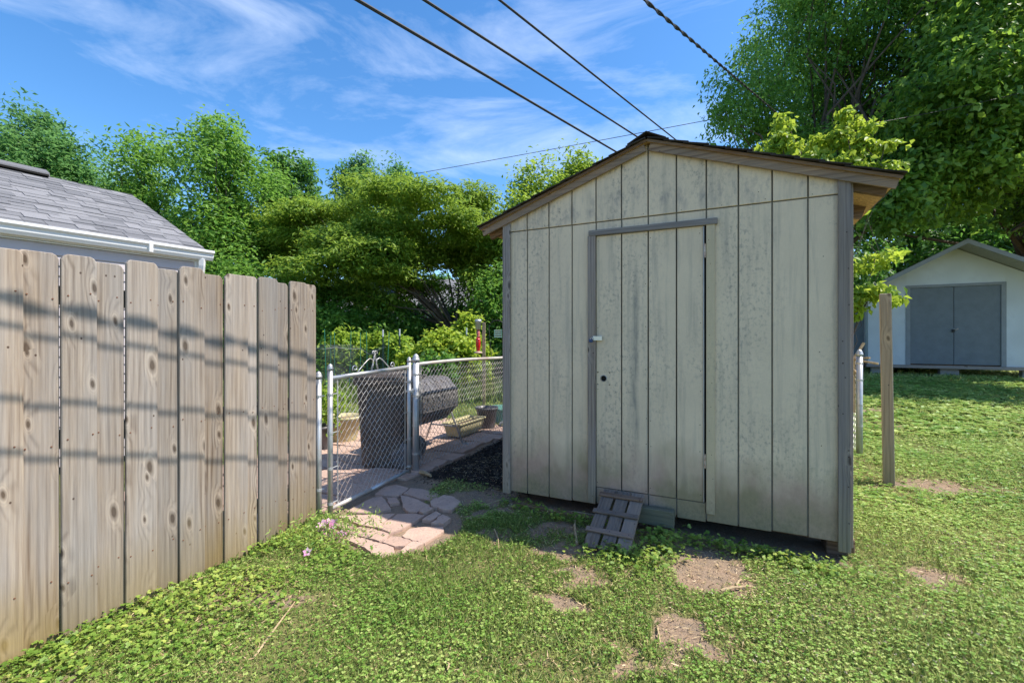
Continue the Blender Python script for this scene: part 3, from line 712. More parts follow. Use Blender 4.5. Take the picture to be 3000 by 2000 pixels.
def gate_posts():
    # latch post and the run of fence behind it
    lp = np.array((-1.035, 4.90)); FDg = np.array((.43, .903))
    root = thing('chain_link_fence', 'rusty-railed chain-link fence running from the gate post to behind the shed', 'fence', (lp[0], lp[1], 0))
    mb = MB(); cap_post(mb, 0, 0, -.2, 1.165, .036); p = mb.obj('fence_post', 'galv', root, True)
    mb = MB(); dome(mb, 0, 0, 1.165, .036); mb.obj('post_cap', 'galv', p, True)
    for z in (.18, .48, .80, 1.03):
        mb = MB(); band(mb, 0, 0, z, .036, FDg, .09); mb.obj('tension_band', 'galv', p)
    Lf = 3.1
    MB().tube([(FDg[0] * t, FDg[1] * t, 1.135 + .01 * math.sin(t * 2)) for t in np.linspace(.03, Lf, 12)], .021, 10).obj('top_rail', 'rustpipe', root, True)
    mb = MB(); mb.cbox((FDg[0] * .09 - .003, FDg[1] * .09 - .008, .02), (FDg[0] * .09 + .003, FDg[1] * .09 + .008, 1.15), .001); mb.obj('tension_bar', 'galv', root)
    mb = MB(); link_mesh(mb, FDg * .08, FDg, Lf - .1, 1.11, .03, bow=-.06); mb.obj('chain_link_mesh', 'wire', root, kind='stuff')
    for t in (2.2,):
        mb = MB(); cap_post(mb, FDg[0] * t, FDg[1] * t, -.2, 1.12, .024); mb.obj('fence_post', 'galv', root, True)
    # hinge post behind the end of the wooden fence
    hp = fence_w(1.475, .0) + np.array((.035, .10))
    r2 = thing('gate_post', 'pale galvanized gate post standing tight against the end of the wooden fence', 'post', (hp[0], hp[1], 0))
    mb = MB(); cap_post(mb, 0, 0, -.2, 1.10, .024); mb.obj('pipe', 'galv', r2, True)
    mb = MB(); dome(mb, 0, 0, 1.10, .024); mb.obj('post_cap', 'galv', r2, True)
    for z in (.22, .96):
        mb = MB(); band(mb, 0, 0, z, .024, (.75, .5), .05); mb.obj('hinge', 'galv', r2)
gate_posts()

def right_fence():
    P = np.array((4.17, 5.46)); D = np.array((.40, .917))
    z0 = gz(*P); root = thing('chain_link_fence', 'short chain-link fence end with piled dead sticks beside the right corner of the shed', 'fence', (P[0], P[1], z0))
    mb = MB(); cap_post(mb, 0, 0, -.2, 1.19, .032); p = mb.obj('fence_post', 'galv', root, True)
    mb = MB(); dome(mb, 0, 0, 1.19, .032); mb.obj('post_cap', 'galv', p, True)
    for z in (.35, .6, .9, 1.1):
        mb = MB(); band(mb, 0, 0, z, .032, D, .1); mb.obj('tension_band', 'galv', p)
    MB().tube([(0, 0, 1.15), (D[0] * 4, D[1] * 4, 1.20)], .021, 10).obj('top_rail', 'rustpipe', root, True)
    mb = MB(); mb.tube([(D[0] * .12, D[1] * .12, .0), (D[0] * .12, D[1] * .12, 1.2)], .006, 6); mb.obj('tension_bar', 'wire', root)
    mb = MB(); link_mesh(mb, D * .1, D, 3.8, 1.14, .02, bow=.05); mb.obj('chain_link_mesh', 'wire', root, kind='stuff')
right_fence()

def lone_post():
    x, y = 3.66, 4.42; z = gz(x, y)
    o = MB(); T = Matrix.Rotation(R(-1.1), 4, 'Y') @ Matrix.Rotation(R(52), 4, 'Z')
    o.cbox((-.046, -.046, -.3), (.046, .046, 1.86), .006, T)
    o = o.obj('wooden_post', 'postwood', loc=(x, y, z)); tag(o, 'lone square weathered wooden post standing in the lawn beside the shed', 'post')
lone_post()

# ------------------------------------------------------------------ things in the garden court
def rounded_rect(w, d, r, k=4):
    pts = []
    for cx, cy, a0 in ((w / 2 - r, d / 2 - r, 0), (-w / 2 + r, d / 2 - r, 90), (-w / 2 + r, -d / 2 + r, 180), (w / 2 - r, -d / 2 + r, 270)):
        for i in range(k + 1): a = R(a0 + 90 * i / k); pts.append((cx + r * math.cos(a), cy + r * math.sin(a)))
    return pts
def loft(sections, close=True):
    n = len(sections[0][0]); vs = []; fs = []
    for poly, z in sections: vs += [(x, y, z) for x, y in poly]
    for i in range(len(sections) - 1):
        for k in range(n): k2 = (k + 1) % n; fs.append((i * n + k, i * n + k2, (i + 1) * n + k2, (i + 1) * n + k))
    if close: fs += [tuple(range(n))[::-1], tuple((len(sections) - 1) * n + k for k in range(n))]
    return MB().add(vs, fs)

def bin_():
    x, y = -1.395, 5.17; root = thing('wheeled_bin', 'large dark brown wheeled rubbish bin standing behind the chain-link gate', 'bin', (x, y, .012), R(-4))
    # local -x: front of the bin, +x: handle and wheels
    loft([(rounded_rect(.47, .48, .05), .02), (rounded_rect(.50, .52, .05), .4), (rounded_rect(.55, .57, .05), .93)]).obj('body', 'binplastic', root)
    loft([(rounded_rect(.59, .61, .05), .90), (rounded_rect(.61, .63, .05), .905), (rounded_rect(.61, .63, .05), .945), (rounded_rect(.59, .61, .05), .95)]).obj('rim', 'binplastic', root)
    lid = loft([(rounded_rect(.62, .60, .06), .952), (rounded_rect(.62, .60, .06), .985), (rounded_rect(.56, .54, .06), 1.02), (rounded_rect(.40, .40, .06), 1.035)]).obj('lid', 'binplastic', root)
    MB().cbox((-.12, -.02, 1.036), (.2, .02, 1.046), .006).obj('lid_rib', 'binplastic', lid)
    MB().tube([(.27, -.24, .93), (.36, -.24, .97), (.37, -.2, .975), (.37, .2, .975), (.36, .24, .97), (.27, .24, .93)], .014, 8).obj('handle', 'blackplastic', root, True)
    for s in (-1, 1):
        MB().lathe([(.05, -.025), (.125, -.025), (.135, -.015), (.135, .015), (.125, .025), (.05, .025)], 20, Matrix.Translation((.235, s * .225, .135)) @ Matrix.Rotation(R(90), 4, 'X')).obj('wheel', 'blackplastic', root, True)
    MB().tube([(.235, -.24, .135), (.235, .24, .135)], .012, 8).obj('axle', 'galv', root)
    for yy in (-.14, 0., .14): MB().cbox((.225, yy - .02, .3), (.285, yy + .02, .88), .008).obj('rib', 'binplastic', root)
bin_()

def composter():
    A = np.array((-1.30, 5.52)); B = np.array((-.97, 6.22)); mid = (A + B) / 2; d = (B - A) / np.hypot(*(B - A)); L = np.hypot(*(B - A)); rz = math.atan2(d[1], d[0])
    root = thing('compost_tumbler', 'black ribbed plastic compost tumbler drum on a tubular stand behind the fence', 'composter', (mid[0], mid[1], 0), rz)
    r = .30; zc = .63; k = 8; poly = lambda rr: [(rr * math.cos(2 * math.pi * (i + .5) / k), zc + rr * math.sin(2 * math.pi * (i + .5) / k)) for i in range(k)]
    vs = []; fs = []
    secs = [(-L / 2 - .03, r * .80), (-L / 2, r * .97), (-L / 2 + .05, r), (-.02, r), (-.015, r * .96), (.015, r * .96), (.02, r), (L / 2 - .05, r), (L / 2, r * .97), (L / 2 + .03, r * .80)]
    for x, rr in secs: vs += [(x, y, z) for y, z in poly(rr)]
    for i in range(len(secs) - 1):
        for q in range(k): q2 = (q + 1) % k; fs.append((i * k + q, (i + 1) * k + q, (i + 1) * k + q2, i * k + q2))
    fs += [tuple(range(k)), tuple((len(secs) - 1) * k + q for q in range(k))[::-1]]
    drum = MB().add(vs, fs).obj('drum', 'blackplastic', root)
    ap = r * math.cos(math.pi / k); side = 2 * r * math.sin(math.pi / k)
    for q in range(k):
        a = 2 * math.pi * (q + 1) / k; T = Matrix.Translation((0, 0, zc)) @ Matrix.Rotation(a - math.pi / 2, 4, 'X')
        mb = MB()
        for i in range(6):
            x = -L / 2 + .09 + i * (L - .18) / 5
            for w in (-1, 1):
                mb.cbox((-.018, -.032, 0), (.018, .032, .011), .004, T @ Matrix.Translation((x, w * side * .22, ap - .002)) @ Matrix.Rotation(R(32 * w), 4, 'Z'))
        mb.cbox((-L / 2 + .04, -side * .48, 0), (L / 2 - .04, -side * .41, .012), .003, T @ Matrix.Translation((0, 0, ap - .002)))
        mb.obj('rib_panel', 'blackplastic', drum)
    for e in (-1, 1):
        for s in (-1, 1):
            MB().tube([(e * (L / 2 + .045), s * .03, zc + .02), (e * (L / 2 + .07), s * .30, .0)], .0125, 8).obj('leg', 'galv', root, True)
        MB().tube([(e * (L / 2 + .06), -.20, .22), (e * (L / 2 + .06), .20, .22)], .011, 8).obj('cross_bar', 'galv', root, True)
    MB().tube([(-L / 2 - .06, 0, zc), (L / 2 + .06, 0, zc)], .014, 8).obj('axle', 'galv', root)
composter()

def pot(nm, label, x, y, r, h, mat, soil=True, seg=28, z=None):
    z = max(gz(x, y), -.0) if z is None else z
    root = thing(nm, label, 'pot', (x, y, z), random.uniform(0, 6))
    MB().lathe([(r * .74, 0), (r * .98, h * .88), (r * 1.07, h * .885), (r * 1.09, h), (r * 1.0, h), (r * .95, h * .86), (r * .90, h * .8)], seg, cap=False).obj('pot_wall', mat, root, True)
    MB().lathe([(.001, 0), (r * .74, .001)], seg, cap=False).obj('pot_base', mat, root)
    if soil:
        vs = [(0, 0, h * .90)]; 
        for q in range(seg): a = 2 * math.pi * q / seg; vs.append((r * .93 * math.cos(a), r * .93 * math.sin(a), h * .84 + random.uniform(-.005, .005)))
        MB().add(vs, [(0, 1 + q, 1 + (q + 1) % seg) for q in range(seg)]).obj('soil', 'soil', root, True)
    return root
pot('plant_pot', 'wide round tan plastic pot on the paving left of the bin', -2.34, 6.35, .225, .34, 'tanplastic')
pot('plant_pot', 'black nursery pot filled with soil beside the mulch behind the shed', -.40, 7.22, .17, .33, 'blackplastic')
pot('plant_pot', 'black pot with a leafy green plant close behind the wooden fence end', -2.46, 5.85, .16, .30, 'blackplastic')
def trough():
    root = thing('planter_trough', 'long tan plastic planter trough with dry soil lying near the compost tumbler', 'planter', (-.70, 6.72, .03), math.atan2(.90, .43))
    w, d, h = .72, .30, .17
    loft([(rounded_rect(w * .86, d * .78, .03), 0), (rounded_rect(w, d, .03), h), (rounded_rect(w + .03, d + .03, .03), h + .002), (rounded_rect(w + .03, d + .03, .03), h + .018), (rounded_rect(w - .02, d - .02, .03), h + .018), (rounded_rect(w - .05, d - .05, .03), h - .03)], False).obj('trough_wall', 'tanplastic', root)
    loft([(rounded_rect(w - .04, d - .04, .03), h - .035), (rounded_rect(w - .2, d - .14, .03), h - .02)]).obj('soil', 'soil', root)
    MB().cbox((-w / 2 + .03, -.006, h - .01), (w / 2 - .03, .006, h + .012), .003).obj('divider', 'tanplastic', root)
trough()
def tub():
    root = thing('plastic_tub', 'pale teal plastic tub half hidden behind the left edge of the shed', 'tub', (-.10, 7.75, gz(-.1, 7.75)), R(25))
    loft([(rounded_rect(.38, .38, .04), 0), (rounded_rect(.46, .46, .04), .24), (rounded_rect(.50, .50, .04), .242), (rounded_rect(.50, .50, .04), .265), (rounded_rect(.45, .45, .04), .265), (rounded_rect(.40, .40, .04), .10)]).obj('tub_wall', 'teal', root)
tub()
def stone_(x, y, r, label, m='stone'):
    mb = MB(); seg, rows = 10, 6; vs = []; fs = []
    for i in range(rows + 1):
        for k in range(seg):
            th = math.pi * i / rows; a = 2 * math.pi * k / seg; q = r * random.uniform(.82, 1.12)
            vs.append((q * math.sin(th) * math.cos(a) * 1.2, q * math.sin(th) * math.sin(a), q * math.cos(th) * .62))
    for i in range(rows):
        for k in range(seg): k2 = (k + 1) % seg; fs.append((i * seg + k, i * seg + k2, (i + 1) * seg + k2, (i + 1) * seg + k))
    o = mb.add(vs, fs).obj('garden_stone', m, loc=(x, y, gz(x, y) + r * .3), rot=(0, 0, random.uniform(0, 6))); tag(o, label, 'stone')
stone_(-.12, 7.35, .09, 'pale rounded stone beside the teal tub and black pot', 'block')
stone_(-.62, 6.10, .05, 'small pale stone at the edge of the black mulch by the tumbler leg', 'block')

# bird feeder on its post, shepherd hook with suet cage
def feeder():
    x, y = -.655, 9.3; z0 = gz(x, y)
    o = MB().cbox((-.032, -.032, -.3), (.032, .032, 1.74 - z0), .004).obj('wooden_stake', 'postwood', loc=(x + .075, y + .08, z0)); tag(o, 'thin tan wooden post behind the red bird feeder', 'post')
    root = thing('bird_feeder', 'tall glass hummingbird feeder with red nectar hanging by a thin post', 'bird feeder', (x - .035, y - .02, 0)); root.scale = (1.35, 1.35, 1.0)
    MB().lathe([(.001, 1.80), (.045, 1.80), (.052, 1.77), (.05, 1.735), (.042, 1.73), (.042, 1.60), (.036, 1.595)], 16).obj('cap', 'galv', root, True)
    MB().lathe([(.022, 1.60), (.024, 1.52), (.026, 1.49), (.020, 1.46), (.028, 1.42)], 16).obj('bottle_neck', 'pinkglass', root, True)
    MB().lathe([(.029, 1.42), (.034, 1.40), (.036, 1.38), (.036, 1.27), (.024, 1.16), (.016, 1.145)], 16).obj('bottle', 'redliq', root, True)
    MB().lathe([(.012, 1.16), (.05, 1.14), (.068, 1.122), (.064, 1.112), (.01, 1.105)], 16).obj('tray', 'hinge', root, True)
    MB().tube([(0, 0, 1.80), (0, .0, 1.85), (.03, .03, 1.87), (.075, .08, 1.85)], .004, 6).obj('hanger', 'cable', root)
    hx, hy = -.37, 9.65; hz = gz(hx, hy)
    h = thing('shepherd_hook', 'slim dark shepherd hook pole leaning beside the bird feeder', 'hook', (hx, hy, hz))
    MB().tube([(0, 0, -.2), (-.06, 0, 1.0), (-.12, 0, 1.62)] + [(-.12 + .17 - .17 * math.cos(t), 0, 1.62 + .17 * math.sin(t)) for t in np.linspace(.1, 2.6, 10)], .0085, 6).obj('pole', 'cable', h)
    s = thing('suet_cage', 'small square green wire suet cage hanging from the shepherd hook', 'suet feeder', (hx + .07, hy, hz + 1.66), R(12))
    for i in range(5): MB().cbox((-.075, -.02, -.235 + i * .036), (.075, .02, -.222 + i * .036), .003).obj('bar', 'suet', s)
    for sx in (-.075, .075): MB().cbox((sx - .004, -.022, -.24), (sx + .004, .022, -.07), .002).obj('side_frame', 'suet', s)
    MB().cbox((-.066, -.014, -.232), (.066, .014, -.075), .004).obj('suet_cake', 'soil', s)
    MB().tube([(-.05, 0, -.07), (0, 0, .05), (.05, 0, -.07)], .003, 5).obj('hanger', 'cable', s)
feeder()
def at_far(px, Y): return (px - 1500.) / 1333. * Y
def stakes():
    for px, Y, h, m, lab in ((1122, 11.6, 1.62, 'tpost', 'dark green steel fence post with a white tip at the left edge of the raspberries'), (1171, 11.8, 1.62, 'tpost', 'dark green steel fence post with a white tip in the middle of the raspberries'), (1328, 12.4, 1.68, 'tpost', 'dark white-tipped steel post half sunk among the raspberry canes'), (1367, 11.8, 1.66, 'tpost', 'dark white-tipped steel post at the right end of the raspberries')):
        x = at_far(px, Y); z = gz(x, Y); r = thing('steel_post', lab, 'post', (x, Y, z))
        mb = MB(); mb.cbox((-.02, -.004, -.2), (.02, .004, h - .18), .001); mb.cbox((-.004, -.02, -.2), (.004, .016, h - .18), .001); mb.obj('shaft', m, r)
        mb = MB(); mb.cbox((-.02, -.004, h - .18), (.02, .004, h), .001); mb.cbox((-.004, -.02, h - .18), (.004, .016, h), .001); mb.obj('white_tip', 'whitepaint', r)
    for px, Y, h, l in ((958, 10.4, 1.62, 2), (969, 11., 1.47, 0), (980, 11.1, 1.55, 0), (1022, 11., 1.58, -2), (1056, 11.2, 1.54, 0), (1077, 11.4, 1.57, 1), (1130, 10.8, 1.56, -3)):
        x = at_far(px, Y); o = MB().tube([(0, 0, -.2), (math.tan(R(-l)) * h, 0, h)], .0085, 6).obj('garden_stake', 'greenstake', loc=(x, Y, gz(x, Y)))
        tag(o, {958: 'thin green plant stake, the tallest by the netted bed, leaning slightly', 1130: 'thin green plant stake at the raspberry end of the netted bed'}.get(px, 'thin green upright plant stake behind the sagging bird netting'), 'stake', 'green stakes round the netted bed')
stakes()
def netting():
    g = G('black_bird_netting'); d = g.n('BsdfDiffuse', {0: (.10, .11, .115, 1)}); t = g.n('BsdfTransparent')
    v = g.n('TexCoord', out=3); f = g.rng(g.noise(v, 3., 3.), .3, .7, .48, .80)
    g.t.links.new(g.n('MixShader', {0: f, 1: d, 2: t}), g.out.inputs[0]); M['net'] = g.m
    root = thing('bird_netting', 'sagging black bird netting round the vegetable bed', 'netting', (0, 0, 0))
    top = [(920, 10.8, 1.25), (945, 10.4, 1.28), (985, 10.8, 1.26), (1022, 11., 1.27), (1056, 11.2, 1.22), (1085, 11.1, 1.12), (1105, 11., 1.18), (1130, 10.8, 1.32)]
    vs = []; fs = []
    for i, (px, Y, z) in enumerate(top):
        x = at_far(px, Y); g0 = gz(x, Y)
        for k in range(5): t = k / 4; vs.append((x + .03 * math.sin(7 * i + k * 2), Y + .10 * math.sin(i * 2.3 + k * 1.7), g0 + .35 + (z - g0 - .35) * t))
    for i in range(len(top) - 1):
        for k in range(4): fs.append((i * 5 + k, (i + 1) * 5 + k, (i + 1) * 5 + k + 1, i * 5 + k + 1))
    mb = MB().add(vs, fs); vs2 = [(x, y + .01, z) for x, y, z in vs]; mb.obj('net', 'net', root, True)
    pts = [(at_far(px, Y - .05), Y - .05, z - .06 - .05 * (i % 2)) for i, (px, Y, z) in enumerate(top)]
    MB().tube(pts, .005, 5).obj('hem_rope', 'greytrim', root)
netting()

# ------------------------------------------------------------------ neighbour's garage on the left
def garage():
    E0 = np.array((-3.99, 5.93)); d = np.array((.5187, .8550)); p = np.array((-d[1], d[0])); EZ, RZ, W = 2.55, 3.66, 2.33; L = 7.5
    rz = math.atan2(-d[1], -d[0]); root = thing('neighbour_garage', 'garage with a grey shingle gable roof, white gutter and mauve siding behind the fence', 'garage', (E0[0], E0[1], 0), rz)
    # local x: along the eave towards the left, local -y: across to the ridge
    # (rotation by rz maps +x to -d and +y to (d.y,-d.x) = away from the ridge)
    ln = math.hypot(W, RZ - EZ); th = math.atan2(RZ - EZ, W)
    def fr(x, s, h): return (x, -s * math.cos(th) - h * -math.sin(th) * 1.0, EZ + s * math.sin(th) + h * math.cos(th))
    def slab(x0, x1, s0, s1, h0, h1, nm, m, par, tip=0.):
        vs = [fr(x, s, h) for x in (x0, x1) for s, h in ((s0, h0 + tip), (s1, h0), (s1, h1), (s0, h1 + tip))]
        return MB().add(vs, [(3, 2, 1, 0), (4, 5, 6, 7), (0, 1, 5, 4), (1, 2, 6, 5), (2, 3, 7, 6), (3, 0, 4, 7)]).obj(nm, m, par)
    roof = slab(-.0, L, 0, ln, -.03, -.004, 'roof', 'soffit', root)
    slab2 = MB().add([(x, y, z) for x in (0, L) for y, z in ((-W, RZ - .03), (-2 * W, EZ - .03), (-2 * W, EZ), (-W, RZ))], [(3, 2, 1, 0), (4, 5, 6, 7), (0, 1, 5, 4), (1, 2, 6, 5), (2, 3, 7, 6), (3, 0, 4, 7)]).obj('roof_back', 'shingle', roof)
    ex = .135; nrow = int(ln / ex); me_cache = {}
    for r in range(nrow + 1):
        x = -.02 - random.uniform(0, .25); s0 = r * ex - .03
        while x < 3.6:
            w = random.choice((.17, .20, .25, .33)); x2 = x + w
            if x2 > -.015:
                s1 = min(s0 + ex + .05, ln); slab(max(x, -.02) + .002, x2 - .002, s0, s1, .0, .005 + random.choice((0, .003, .006)), 'shingle', 'shingle', roof, tip=.006)
            x = x2
        if x < L: slab(x, L, s0, min(s0 + ex + .05, ln), .0, .006, 'shingle_course', 'shingle', roof, tip=.006)
    # ridge vent
    vs = []
    for x in (.95, L):
        for y, z in ((.16, -.045), (.15, .0), (0, .075), (-.15, 0), (-.16, -.045)): vs.append((x, -W + y, RZ + z + .02))
    MB().add(vs, [(i, i + 1, 6 + i, 5 + i) for i in range(4)] + [(0, 4, 3, 2, 1), (5, 6, 7, 8, 9)]).obj('ridge_vent', 'shingle', roof)
    MB().cbox((.96, -W + .151, RZ - .03), (L, -W + .165, RZ - .004), .002).obj('vent_slot', 'dark', roof)
    # gutter: K profile
    prof = [(.02, EZ - .125), (.075, EZ - .125), (.095, EZ - .09), (.10, EZ - .055), (.125, EZ - .03), (.125, EZ - .002), (.118, EZ - .002), (.116, EZ - .02), (.03, EZ - .03), (.02, EZ - .03)]
    MB().prism(prof, 0, -.05, L).obj('gutter', 'whitemetal', root)
    MB().cbox((.62, .018, EZ - .127), (.66, .129, EZ + .001), .004).obj('gutter_joint', 'whitemetal', root)
    MB().cbox((0, .0, EZ - .14), (L, .018, EZ - .015), .002).obj('fascia', 'whitemetal', root)
    MB().cbox((.0, -.12, EZ - .155), (L, .0, EZ - .142), .002).obj('soffit', 'whitemetal', root)
    # lap siding
    wy = -.03; z = EZ - .16
    for i in range(22):
        z1 = z - i * .105; z0 = z1 - .11
        if z0 < .0: break
        vs = [(x, y, zz) for x in (.10, L) for y, zz in ((wy + .018, z0), (wy + .003, z1), (wy - .02, z1), (wy - .02, z0))]
        MB().add(vs, [(3, 2, 1, 0), (4, 5, 6, 7), (0, 1, 5, 4), (1, 2, 6, 5), (2, 3, 7, 6), (3, 0, 4, 7)]).obj('siding_course', 'vinyl', root)
    # gable end wall
    MB().add([(.12, wy, 0), (.12, -2 * W - wy, 0), (.12, -2 * W - wy, EZ - .1), (.12, -W, RZ - .12), (.12, wy, EZ - .1)] + [(.16, wy, 0), (.16, -2 * W - wy, 0), (.16, -2 * W - wy, EZ - .1), (.16, -W, RZ - .12), (.16, wy, EZ - .1)],
             [(0, 1, 2, 3, 4), (9, 8, 7, 6, 5), (0, 5, 6, 1), (2, 1, 6, 7), (3, 2, 7, 8), (4, 3, 8, 9), (0, 4, 9, 5)]).obj('gable_wall', 'vinyl', root)
    MB().cbox((.085, wy - .03, .0), (.125, wy + .03, EZ - .15), .003).obj('corner_trim', 'whitemetal', root)
    MB().tube([(.07, .06, EZ - .12), (.07, .055, EZ - .20), (.07, wy + .05, EZ - .34), (.07, wy + .05, .2)], .04, 4).obj('downspout', 'whitemetal', root)
    # conduit loop fixed on the wall
    mb = MB(); mb.tube([(1.95 + .10 * math.cos(t), wy + .045, EZ - .44 + .075 * math.sin(t)) for t in np.linspace(-.3, 3.5, 14)], .022, 8)
    mb.tube([(2.10 + .16 * t, wy + .06, EZ - .41 + .05 * math.sin(3 * t)) for t in np.linspace(0, 1.6, 10)], .028, 8); o = mb.obj('hose_coil', 'greypaint', root, True)
garage()

# ------------------------------------------------------------------ white outbuilding on the right
def white_shed():
    a = R(29); O = np.array((11.25, 12.9)); root = thing('white_outbuilding', 'white gabled outbuilding with grey double doors under the trees', 'outbuilding', (O[0], O[1], 0), -a)
    x0, x1, rx, zb, ze, zr, D = -.92, 2.92, 1.0, .665, 2.78, 3.86, 4.5
    b = MB()
    pts = [(x0, zb), (x1, zb), (x1, ze), (rx, zr), (x0, ze)]
    hx0, hx1, hz = -.05, 1.95, 2.90
    # front wall in pieces round the doorway
    for poly in ([(x0, zb), (hx0, zb), (hx0, ze + (zr - ze) * (hx0 - x0) / (rx - x0)), (x0, ze)], [(hx1, zb), (x1, zb), (x1, ze), (hx1, ze + (zr - ze) * (x1 - hx1) / (x1 - rx))],
                 [(hx0, hz), (hx1, hz), (hx1, ze + (zr - ze) * (x1 - hx1) / (x1 - rx)), (rx, zr), (hx0, ze + (zr - ze) * (hx0 - x0) / (rx - x0))]):
        MB().prism(poly, 1, 0, .08).obj('front_wall', 'whitepaint', root)
    MB().cbox((x0, .081, zb), (x0 + .08, D, ze), .004).obj('side_wall', 'whitepaint', root); MB().cbox((x1 - .08, .081, zb), (x1, D, ze), .004).obj('side_wall', 'whitepaint', root)
    MB().prism(pts, 1, D, D + .06).obj('back_wall', 'whitepaint', root)
    for s in (-1, 1):
        e = x0 - .45 if s < 0 else x1 + .45; sl = (zr - ze) / (rx - x0); z_e = zr - sl * abs(rx - e)
        MB().prism([(rx, zr + .02), (e, z_e + .02), (e, z_e + .10), (rx, zr + .10)][::(1 if s > 0 else -1)], 1, -.75, D + .3).obj('roof_slope', 'soffit', root)
        MB().prism([(rx, zr + .102), (e - .0 * s, z_e + .102), (e, z_e + .13), (rx, zr + .13)][::(1 if s > 0 else -1)], 1, -.78, D + .32).obj('roofing', 'darkshingle', root)
        MB().prism([(rx, zr - .0), (e, z_e - .0), (e, z_e + .12), (rx, zr + .12)][::(1 if s > 0 else -1)], 1, -.81, -.781).obj('rake_board', 'greytrim', root)
    for dx0, dx1 in ((.03, .945), (.955, 1.87)):
        d = MB().cbox((dx0, .01, zb + .03), (dx1, .05, 2.82), .004).obj('door', 'greypaint', root)
    MB().tube([(.93, -.01, 1.66), (.99, -.03, 1.65), (1.03, -.01, 1.68)], .018, 6).obj('door_latch', 'rustpipe', root)
    MB().cbox((.90, -.035, 1.58), (.96, -.005, 1.66), .006).obj('padlock', 'cable', root)
    for q0, q1, w0, w1 in ((hx0 - .02, .028, zb, 2.90), (1.872, hx1 + .02, zb, 2.90)): MB().cbox((q0, -.02, w0), (q1, .06, w1), .004).obj('door_frame', 'greytrim', root)
    MB().cbox((hx0 - .02, -.022, 2.824), (hx1 + .02, .06, 2.90), .004).obj('door_frame', 'greytrim', root)
    MB().cbox((x0 - .05, -.06, zb - .09), (x1 + .05, .07, zb - .003), .008).obj('sill_beam', 'greywood_x', root)
    MB().cbox((x0, .1, zb - .08), (x1, D, zb + .02), .004).obj('floor', 'rafter', root)
    for xx in (x0 + .3, .9, x1 - .4):
        for yy in (.15, D - .5): MB().cbox((xx - .2, yy, .15), (xx + .2, yy + .2, zb - .082), .01).obj('foundation_block', 'block', root)
    # lean-to on the left
    MB().cbox((x0 - .95, .5, zb - .35), (x0 - .02, .56, 2.35), .004).obj('lean_to_wall', 'greypaint', root)
white_shed()

# pale houses far behind the trees
def far_house(x, y, w, d, h, rh, rz, label, m='whitepaint'):
    root = thing('distant_house', label, 'house', (x, y, gz(x, y)), rz)
    MB().cbox((-w / 2, -d / 2, 0), (w / 2, d / 2, h), .02).obj('wall', m, root)
    rf = MB().prism([(-d / 2 - .4, h), (d / 2 + .4, h), (0, h + rh)], 0, -w / 2 - .4, w / 2 + .4).obj('roof', 'shingle', root)
    for q in (-.3, .25):
        f = MB().cbox((q * w - .5, -d / 2 - .03, .9), (q * w + .5, -d / 2 - .002, 2.1), .01).obj('window', 'whitemetal', root)
        MB().cbox((q * w - .43, -d / 2 - .04, .97), (q * w + .43, -d / 2 - .032, 2.03), .01).obj('pane', 'dark', f)
far_house(-4.2, 31, 10, 7, 3.0, 2.2, R(6), 'pale mint house seen in glints through the mimosa branches')
far_house(-13.5, 34, 7, 6, 2.7, 1.9, R(-12), 'small white house with a grey roof glimpsed through the left trees')

# ------------------------------------------------------------------ overhead lines
def cables():
    def cable(p, q, r, label, nm='utility_cable', sag=.06, twist=False, grp=None):
        p, q = Vector(p), Vector(q); n = 60; L = (q - p).length; mb = MB()
        base = [p.lerp(q, i / n) - Vector((0, 0, sag * 4 * (i / n) * (1 - i / n))) for i in range(n + 1)]
        mb.tube(base, r, 6)
        if twist:
            m = int(L / .05); d = (q - p).normalized(); a = d.cross(Vector((0, 0, 1))).normalized(); b = d.cross(a)
            for ph in (0, math.pi):
                pts = []
                for i in range(m + 1):
                    t = i / m; c = p.lerp(q, t) - Vector((0, 0, sag * 4 * t * (1 - t))); w = 2 * math.pi * t * L / .52 + ph
                    pts.append(c + (a * math.cos(w) + b * math.sin(w)) * (r + .004))
                mb.tube(pts, .007, 5)
        o = mb.obj(nm, 'cable'); tag(o, label, 'cable', grp); return o
    def line(Y8, Y25, Y20, ya, yb):
        s = (np.array(Y20) - np.array(Y25)) / 17.5; a = np.array(Y25) + s * (ya - 2.5); b = np.array(Y25) + s * (yb - 2.5); return a, b
    a, b = line(0, (.41 * -1, 2.5, 3.03), (12.31, 20, 5.12), -.5, 15); cable(a, b, .0085, 'black overhead cable flecked with lichen, the lowest line passing down to the shed roof', sag=.02)
    a, b = line(0, (-.44, 2.5, 3.26), (12.07, 20, 6.09), -.5, 17); cable(a, b, .0085, 'black overhead cable that meets the shed roof right at its ridge', sag=.02)
    a, b = line(0, (-.44, 2.5, 3.58), (12.0, 20, 6.36), -.5, 20); cable(a, b, .0085, 'black overhead cable next to the twisted line, passing behind the right roof slope', sag=.02)
    a, b = line(0, (-.19, 2.5, 4.07), (13.85, 20, 9.42), -.5, 22); cable(a, b, .009, 'thick twisted service cable running into the big tree on the right', 'twisted_cable', .02, True)
    def far(p0, p1, Y0, Y1, label, r=.012):
        P = lambda px, py, Y: ((px - 1500) / 1333 * Y, Y, EYE + (990 - py) / 1333 * Y); cable(P(*p0, Y0), P(*p1, Y1), r, label, sag=.05)
    far((1100, 530), (2150, 338), 34, 26, 'thin distant wire crossing the sky low behind the shed roof', .018)
    far((-60, 350), (110, 424), 16, 20, 'thin distant wire reaching the treetops above the garage', .012)
    far((2480, 374), (3060, 256), 9.5, 9.0, 'thin dark line strung through the large-leaved tree above the white outbuilding', .006)
cables()

